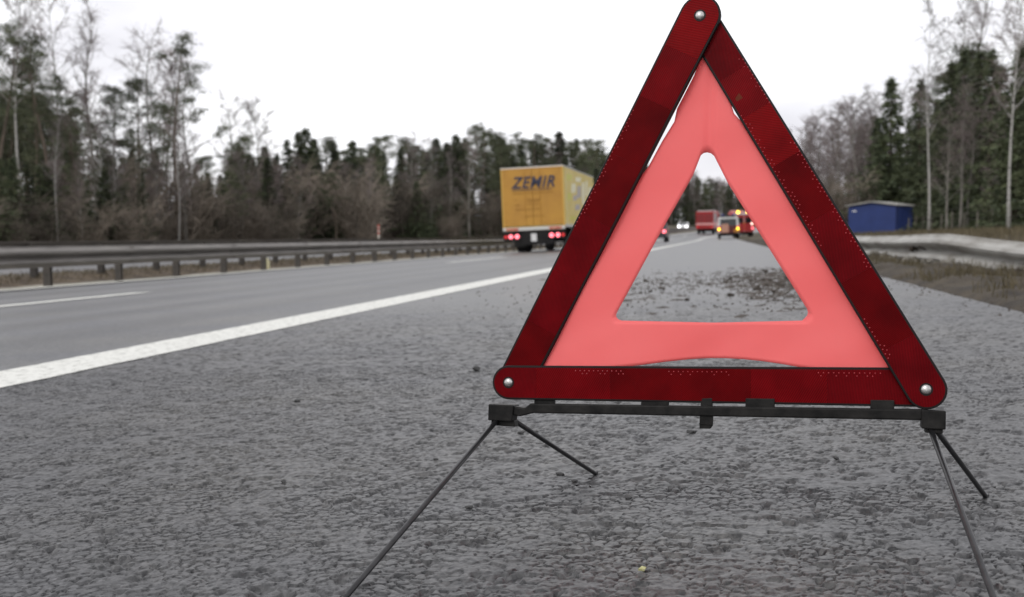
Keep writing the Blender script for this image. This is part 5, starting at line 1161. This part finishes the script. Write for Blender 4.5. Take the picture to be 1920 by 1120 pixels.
FAR = [('p', 1.4, 274.7, 9.2), ('d', -23.4, 284.6, 13.8), ('d', -12.7, 266.0, 12.6), ('d', 0.6, 279.3, 7.8), ('p', -3.7, 290.9, 10.0), ('d', 7.9, 302.6, 7.3), ('d', 0.2, 285.8, 6.7), ('d', -10.1, 290.5, 13.2), ('d', 7.5, 283.5, 9.4), ('d', -15.1, 275.1, 10.6), ('d', -21.0, 290.2, 9.3), ('d', -0.1, 285.8, 9.3), ('s', -14.7, 279.6, 8.9), ('p', -23.9, 281.6, 15.0), ('d', -17.7, 263.8, 14.0), ('s', 17.3, 293.5, 11.7), ('s', -6.7, 278.9, 12.7), ('d', -20.6, 297.5, 14.3), ('p', -15.6, 268.7, 9.0), ('s', 3.3, 278.3, 7.5), ('d', -20.2, 265.4, 13.9), ('s', -23.1, 302.1, 12.8), ('d', -15.7, 310.0, 14.3), ('s', 14.0, 297.1, 14.6), ('d', -14.5, 268.1, 9.1), ('d', -22.7, 264.3, 11.6), ('s', 3.9, 285.7, 10.3), ('d', -1.1, 300.7, 12.3), ('p', 7.9, 263.0, 7.6), ('d', 10.0, 284.7, 12.2), ('d', -2.1, 303.1, 12.6), ('d', -8.2, 267.4, 13.3), ('s', -5.2, 308.5, 11.9), ('d', 0.2, 309.0, 11.7), ('s', 12.3, 280.6, 13.6), ('d', -24.3, 285.1, 13.4), ('d', -16.6, 306.8, 8.9), ('p', -18.9, 287.8, 14.2), ('p', -14.4, 302.1, 14.7), ('p', -17.0, 285.5, 11.0), ('d', -24.5, 309.8, 10.6), ('d', 15.2, 267.9, 12.0), ('d', -14.8, 303.1, 13.8), ('d', 3.0, 273.2, 7.9), ('d', -1.8, 293.8, 10.7), ('p', 4.8, 264.2, 7.0), ('s', -7.5, 304.5, 12.8), ('d', 6.5, 295.1, 5.1), ('d', 17.0, 280.6, 13.6), ('d', 0.6, 290.1, 10.3), ('d', 16.0, 264.1, 13.9), ('p', -9.5, 288.8, 9.7), ('d', -15.9, 274.4, 12.2), ('p', -15.5, 265.4, 13.8), ('p', 5.6, 267.7, 9.0), ('d', -8.5, 300.4, 10.6), ('d', -20.5, 302.1, 10.3), ('s', -13.3, 282.2, 13.8), ('p', 1.0, 265.8, 9.9), ('s', -18.6, 295.0, 11.2), ('s', -18.5, 263.3, 9.6), ('p', -3.3, 302.1, 12.6), ('d', -10.7, 283.2, 12.5), ('p', -12.7, 299.1, 11.9), ('p', 11.6, 269.2, 11.7), ('d', -15.5, 305.6, 15.4), ('d', -14.3, 296.4, 11.0), ('p', -6.8, 268.8, 8.3), ('d', 0.3, 309.1, 12.1), ('d', 12.1, 309.0, 11.2), ('d', -20.4, 302.4, 12.8), ('d', 5.8, 293.2, 7.4), ('s', -1.9, 296.3, 12.0), ('d', -15.5, 265.6, 12.5), ('d', 6.3, 306.9, 9.8), ('s', -20.9, 282.6, 14.5), ('s', -15.2, 285.6, 11.3), ('d', 11.1, 284.5, 12.7), ('d', -25.4, 304.7, 15.3), ('s', -5.7, 284.4, 7.4), ('p', -13.5, 270.8, 10.9), ('d', -0.2, 271.6, 11.0), ('p', 16.6, 282.7, 15.1), ('p', -19.5, 295.5, 12.8), ('d', -9.0, 271.1, 7.8), ('d', -9.4, 304.0, 10.5), ('p', -26.0, 304.0, 15.8), ('d', -7.0, 281.0, 12.8), ('d', -15.6, 309.4, 12.6), ('p', 3.2, 296.1, 11.2), ('p', -6.3, 275.2, 11.8), ('d', -19.5, 302.0, 12.8), ('s', 5.0, 286.8, 9.4), ('s', 16.8, 307.3, 17.8), ('d', -20.1, 267.0, 14.9), ('p', -23.0, 283.7, 9.7), ('p', -3.2, 305.6, 11.6), ('p', 6.1, 280.3, 11.3), ('d', 7.3, 301.5, 12.4), ('p', -13.6, 280.5, 9.1), ('p', -24.0, 307.3, 16.8), ('d', -14.9, 295.8, 13.8), ('s', 14.4, 289.7, 10.3), ('d', -3.6, 306.5, 13.1), ('d', 16.6, 276.6, 11.1), ('d', 13.2, 287.3, 8.9), ('s', 12.8, 292.0, 13.6), ('s', 9.4, 291.5, 12.4), ('d', -12.3, 296.8, 13.4), ('d', -17.5, 303.2, 11.0), ('d', 14.9, 277.9, 16.1), ('d', -7.1, 267.8, 12.5), ('s', 5.2, 281.0, 9.4), ('s', 3.4, 308.3, 6.6), ('d', -14.1, 298.6, 10.8), ('d', 16.7, 305.3, 12.3), ('s', 2.2, 282.9, 9.4), ('p', -18.0, 278.5, 11.2), ('d', -13.3, 290.1, 12.6), ('d', -2.1, 276.1, 6.6), ('p', -21.6, 309.0, 9.2), ('d', -15.0, 273.4, 13.8), ('d', 11.8, 265.9, 14.4), ('s', -9.0, 267.8, 11.7), ('d', 1.7, 288.1, 11.6), ('d', -25.2, 302.5, 14.4), ('d', 13.7, 277.1, 12.9), ('d', -1.5, 282.6, 11.9), ('s', 1.5, 274.3, 11.5), ('p', -4.2, 274.0, 6.8)]

FIXV = {2: 1, 7: 1, 14: 3, 6: 0}
for i, (k, x, y, h) in enumerate(KEY):
    tree(FULL[k], x, y, h, KEYL[i], None, FIXV.get(i), fat=1.1 if k == 'p' else 1.0)
PT = next(o for o in COL.objects if o.type == 'EMPTY' and o.get('label', '').startswith('tallest tufted pine'))
bpy.context.view_layer.update(); PI_ = PT.matrix_world.inverted(); px, py, pz = PT.location
for pts, tufts in (([(.1, 0, 5.3), (.9, .1, 5.75), (1.9, .1, 6.15), (2.75, .2, 6.75)], ((2.35, 6.45, .22), (2.6, 6.65, .25), (2.8, 6.8, .22))), ([(0, 0, 6.9), (.6, .1, 7.3), (1.4, 0, 7.75)], ((1.1, 7.6, .25), (1.45, 7.78, .28)))):
    mb = MB(); mb.tube([PI_ @ Vector((px + a, py + b, pz + c)) for a, b, c in pts], [.04, .03, .022, .012][:len(pts)], 5); br_ = mb.build('side_branch', M_bark, PT)
    soup = np.concatenate([needles((px + a, py + .15, pz + c), r * 1.3, 60, .24, .028) for a, c, r in tufts])
    mb = MB(); mb.tris(np.array([[tuple(PI_ @ Vector(v)) for v in t_3] for t_3 in soup])); mb.build('needle_tuft', M_pine, br_)
for k, x, y, h in BELT:
    m = x / y
    z_ = 'in front of the tall pines on the left' if m < -.50 else 'left of the lorry, at the wide end of the belt' if m < -.40 else 'in the middle of the belt, left of the lorry' if m < -.245 else 'behind the yellow lorry' if m < -.12 else 'behind the left arm of the triangle'
    if k == 's': tree('spruce', x, y, max(h, 4), 'dark green spruce standing ' + z_, 'spruces standing ' + z_, fat=1.45)
    elif k == 'd': tree('bare', x, y, h, 'leafless grey-brown tree standing ' + z_, 'bare trees standing ' + z_, fat=1.2)
    else: tree('pine', x, y, max(h, 4), 'ragged-crowned pine standing ' + z_, 'pines standing ' + z_, fat=1.25)
for k, x, y, h in FILL:
    m = x / y
    z_ = 'above the near end of the guardrail' if m < -.55 else 'under the gap of sky' if m < -.44 else 'between the gap of sky and the lorry' if m < -.24 else 'behind and right of the lorry'
    tree(FULL[k], x, y, max(h, 4), 'dim conifer deep in the left wood ' + z_, 'conifers deep in the wood ' + z_, fat=1.3)
BG = {}
def shrub(x, y, h, label, group, cat='shrub'):
    i = TR.integers(3); o = link('bare_shrub', BRUSH[i]); s = h / (3.6, 4.4, 3.0)[i]
    o.location = (x, y, zworld(x, y) - .05); o.scale = (s * 1.15, s * 1.15, s); o.rotation_euler = (0, 0, TR.uniform(0, 6.28)); tag(o, label, cat, group)
for x, y, h in BRUSHES:
    m = x / y
    z_ = 'at the left picture edge' if m < -.66 else 'below the tall lone bare tree' if m < -.58 else 'below the tufted pine' if m < -.5 else 'below the gap of sky' if m < -.43 else 'below the spruce belt' if m < -.3 else 'left of the lorry' if m < -.2 else 'hidden round the lorry'
    shrub(x, y, min(max(h, 1.5), 6), 'leafless brown shrub before the left wood ' + z_, 'brown shrubs ' + z_)
for i, (k, x, y, h) in enumerate(RIGHT):
    if i < len(RIGHTL): tree(FULL[k], x, y, h, RIGHTL[i], None, None, fat=1.3 if k in 'sp' else 1.0)
    elif y < 60: tree('bare', x, y, h, 'thin leafless tree standing before the dark conifers of the right-hand wood', 'thin bare trees before the right-hand conifers', fat=1.1)
    else: tree(FULL[k], x, y, h, 'leafless grey-brown tree in the row left of the tall pointed spruce on the right', 'bare trees beyond the right arm of the triangle', fat=1.3)
for k, x, y, h in RFILL:
    if k == 's': tree('spruce', x, y, h, 'dark conifer deep in the right-hand wood behind the named front trees', 'conifers deep in the right-hand wood', fat=1.4)
    else: tree('bare', x, y, h, 'bare tree in the back rows of the right-hand wood', 'bare trees deep in the right-hand wood', fat=1.3)
for x, y, h in RBRUSH:
    m = x / y
    z_ = 'left of the blue cabin' if m < .11 else 'behind the blue cabin' if m < .172 else 'around the white birch' if m < .2 else 'right of the white birch'
    shrub(x, y, min(max(h, 1.0), 5), 'leafless brown shrub at the foot of the right-hand wood ' + z_, 'right-hand shrubs ' + z_)
for k, x, y, h in FAR:
    tree(FULL[k], x, y, max(h, 5), 'far-off greyish tree closing the road in the window of the triangle', 'far trees beyond the fire engines', fat=1.4)
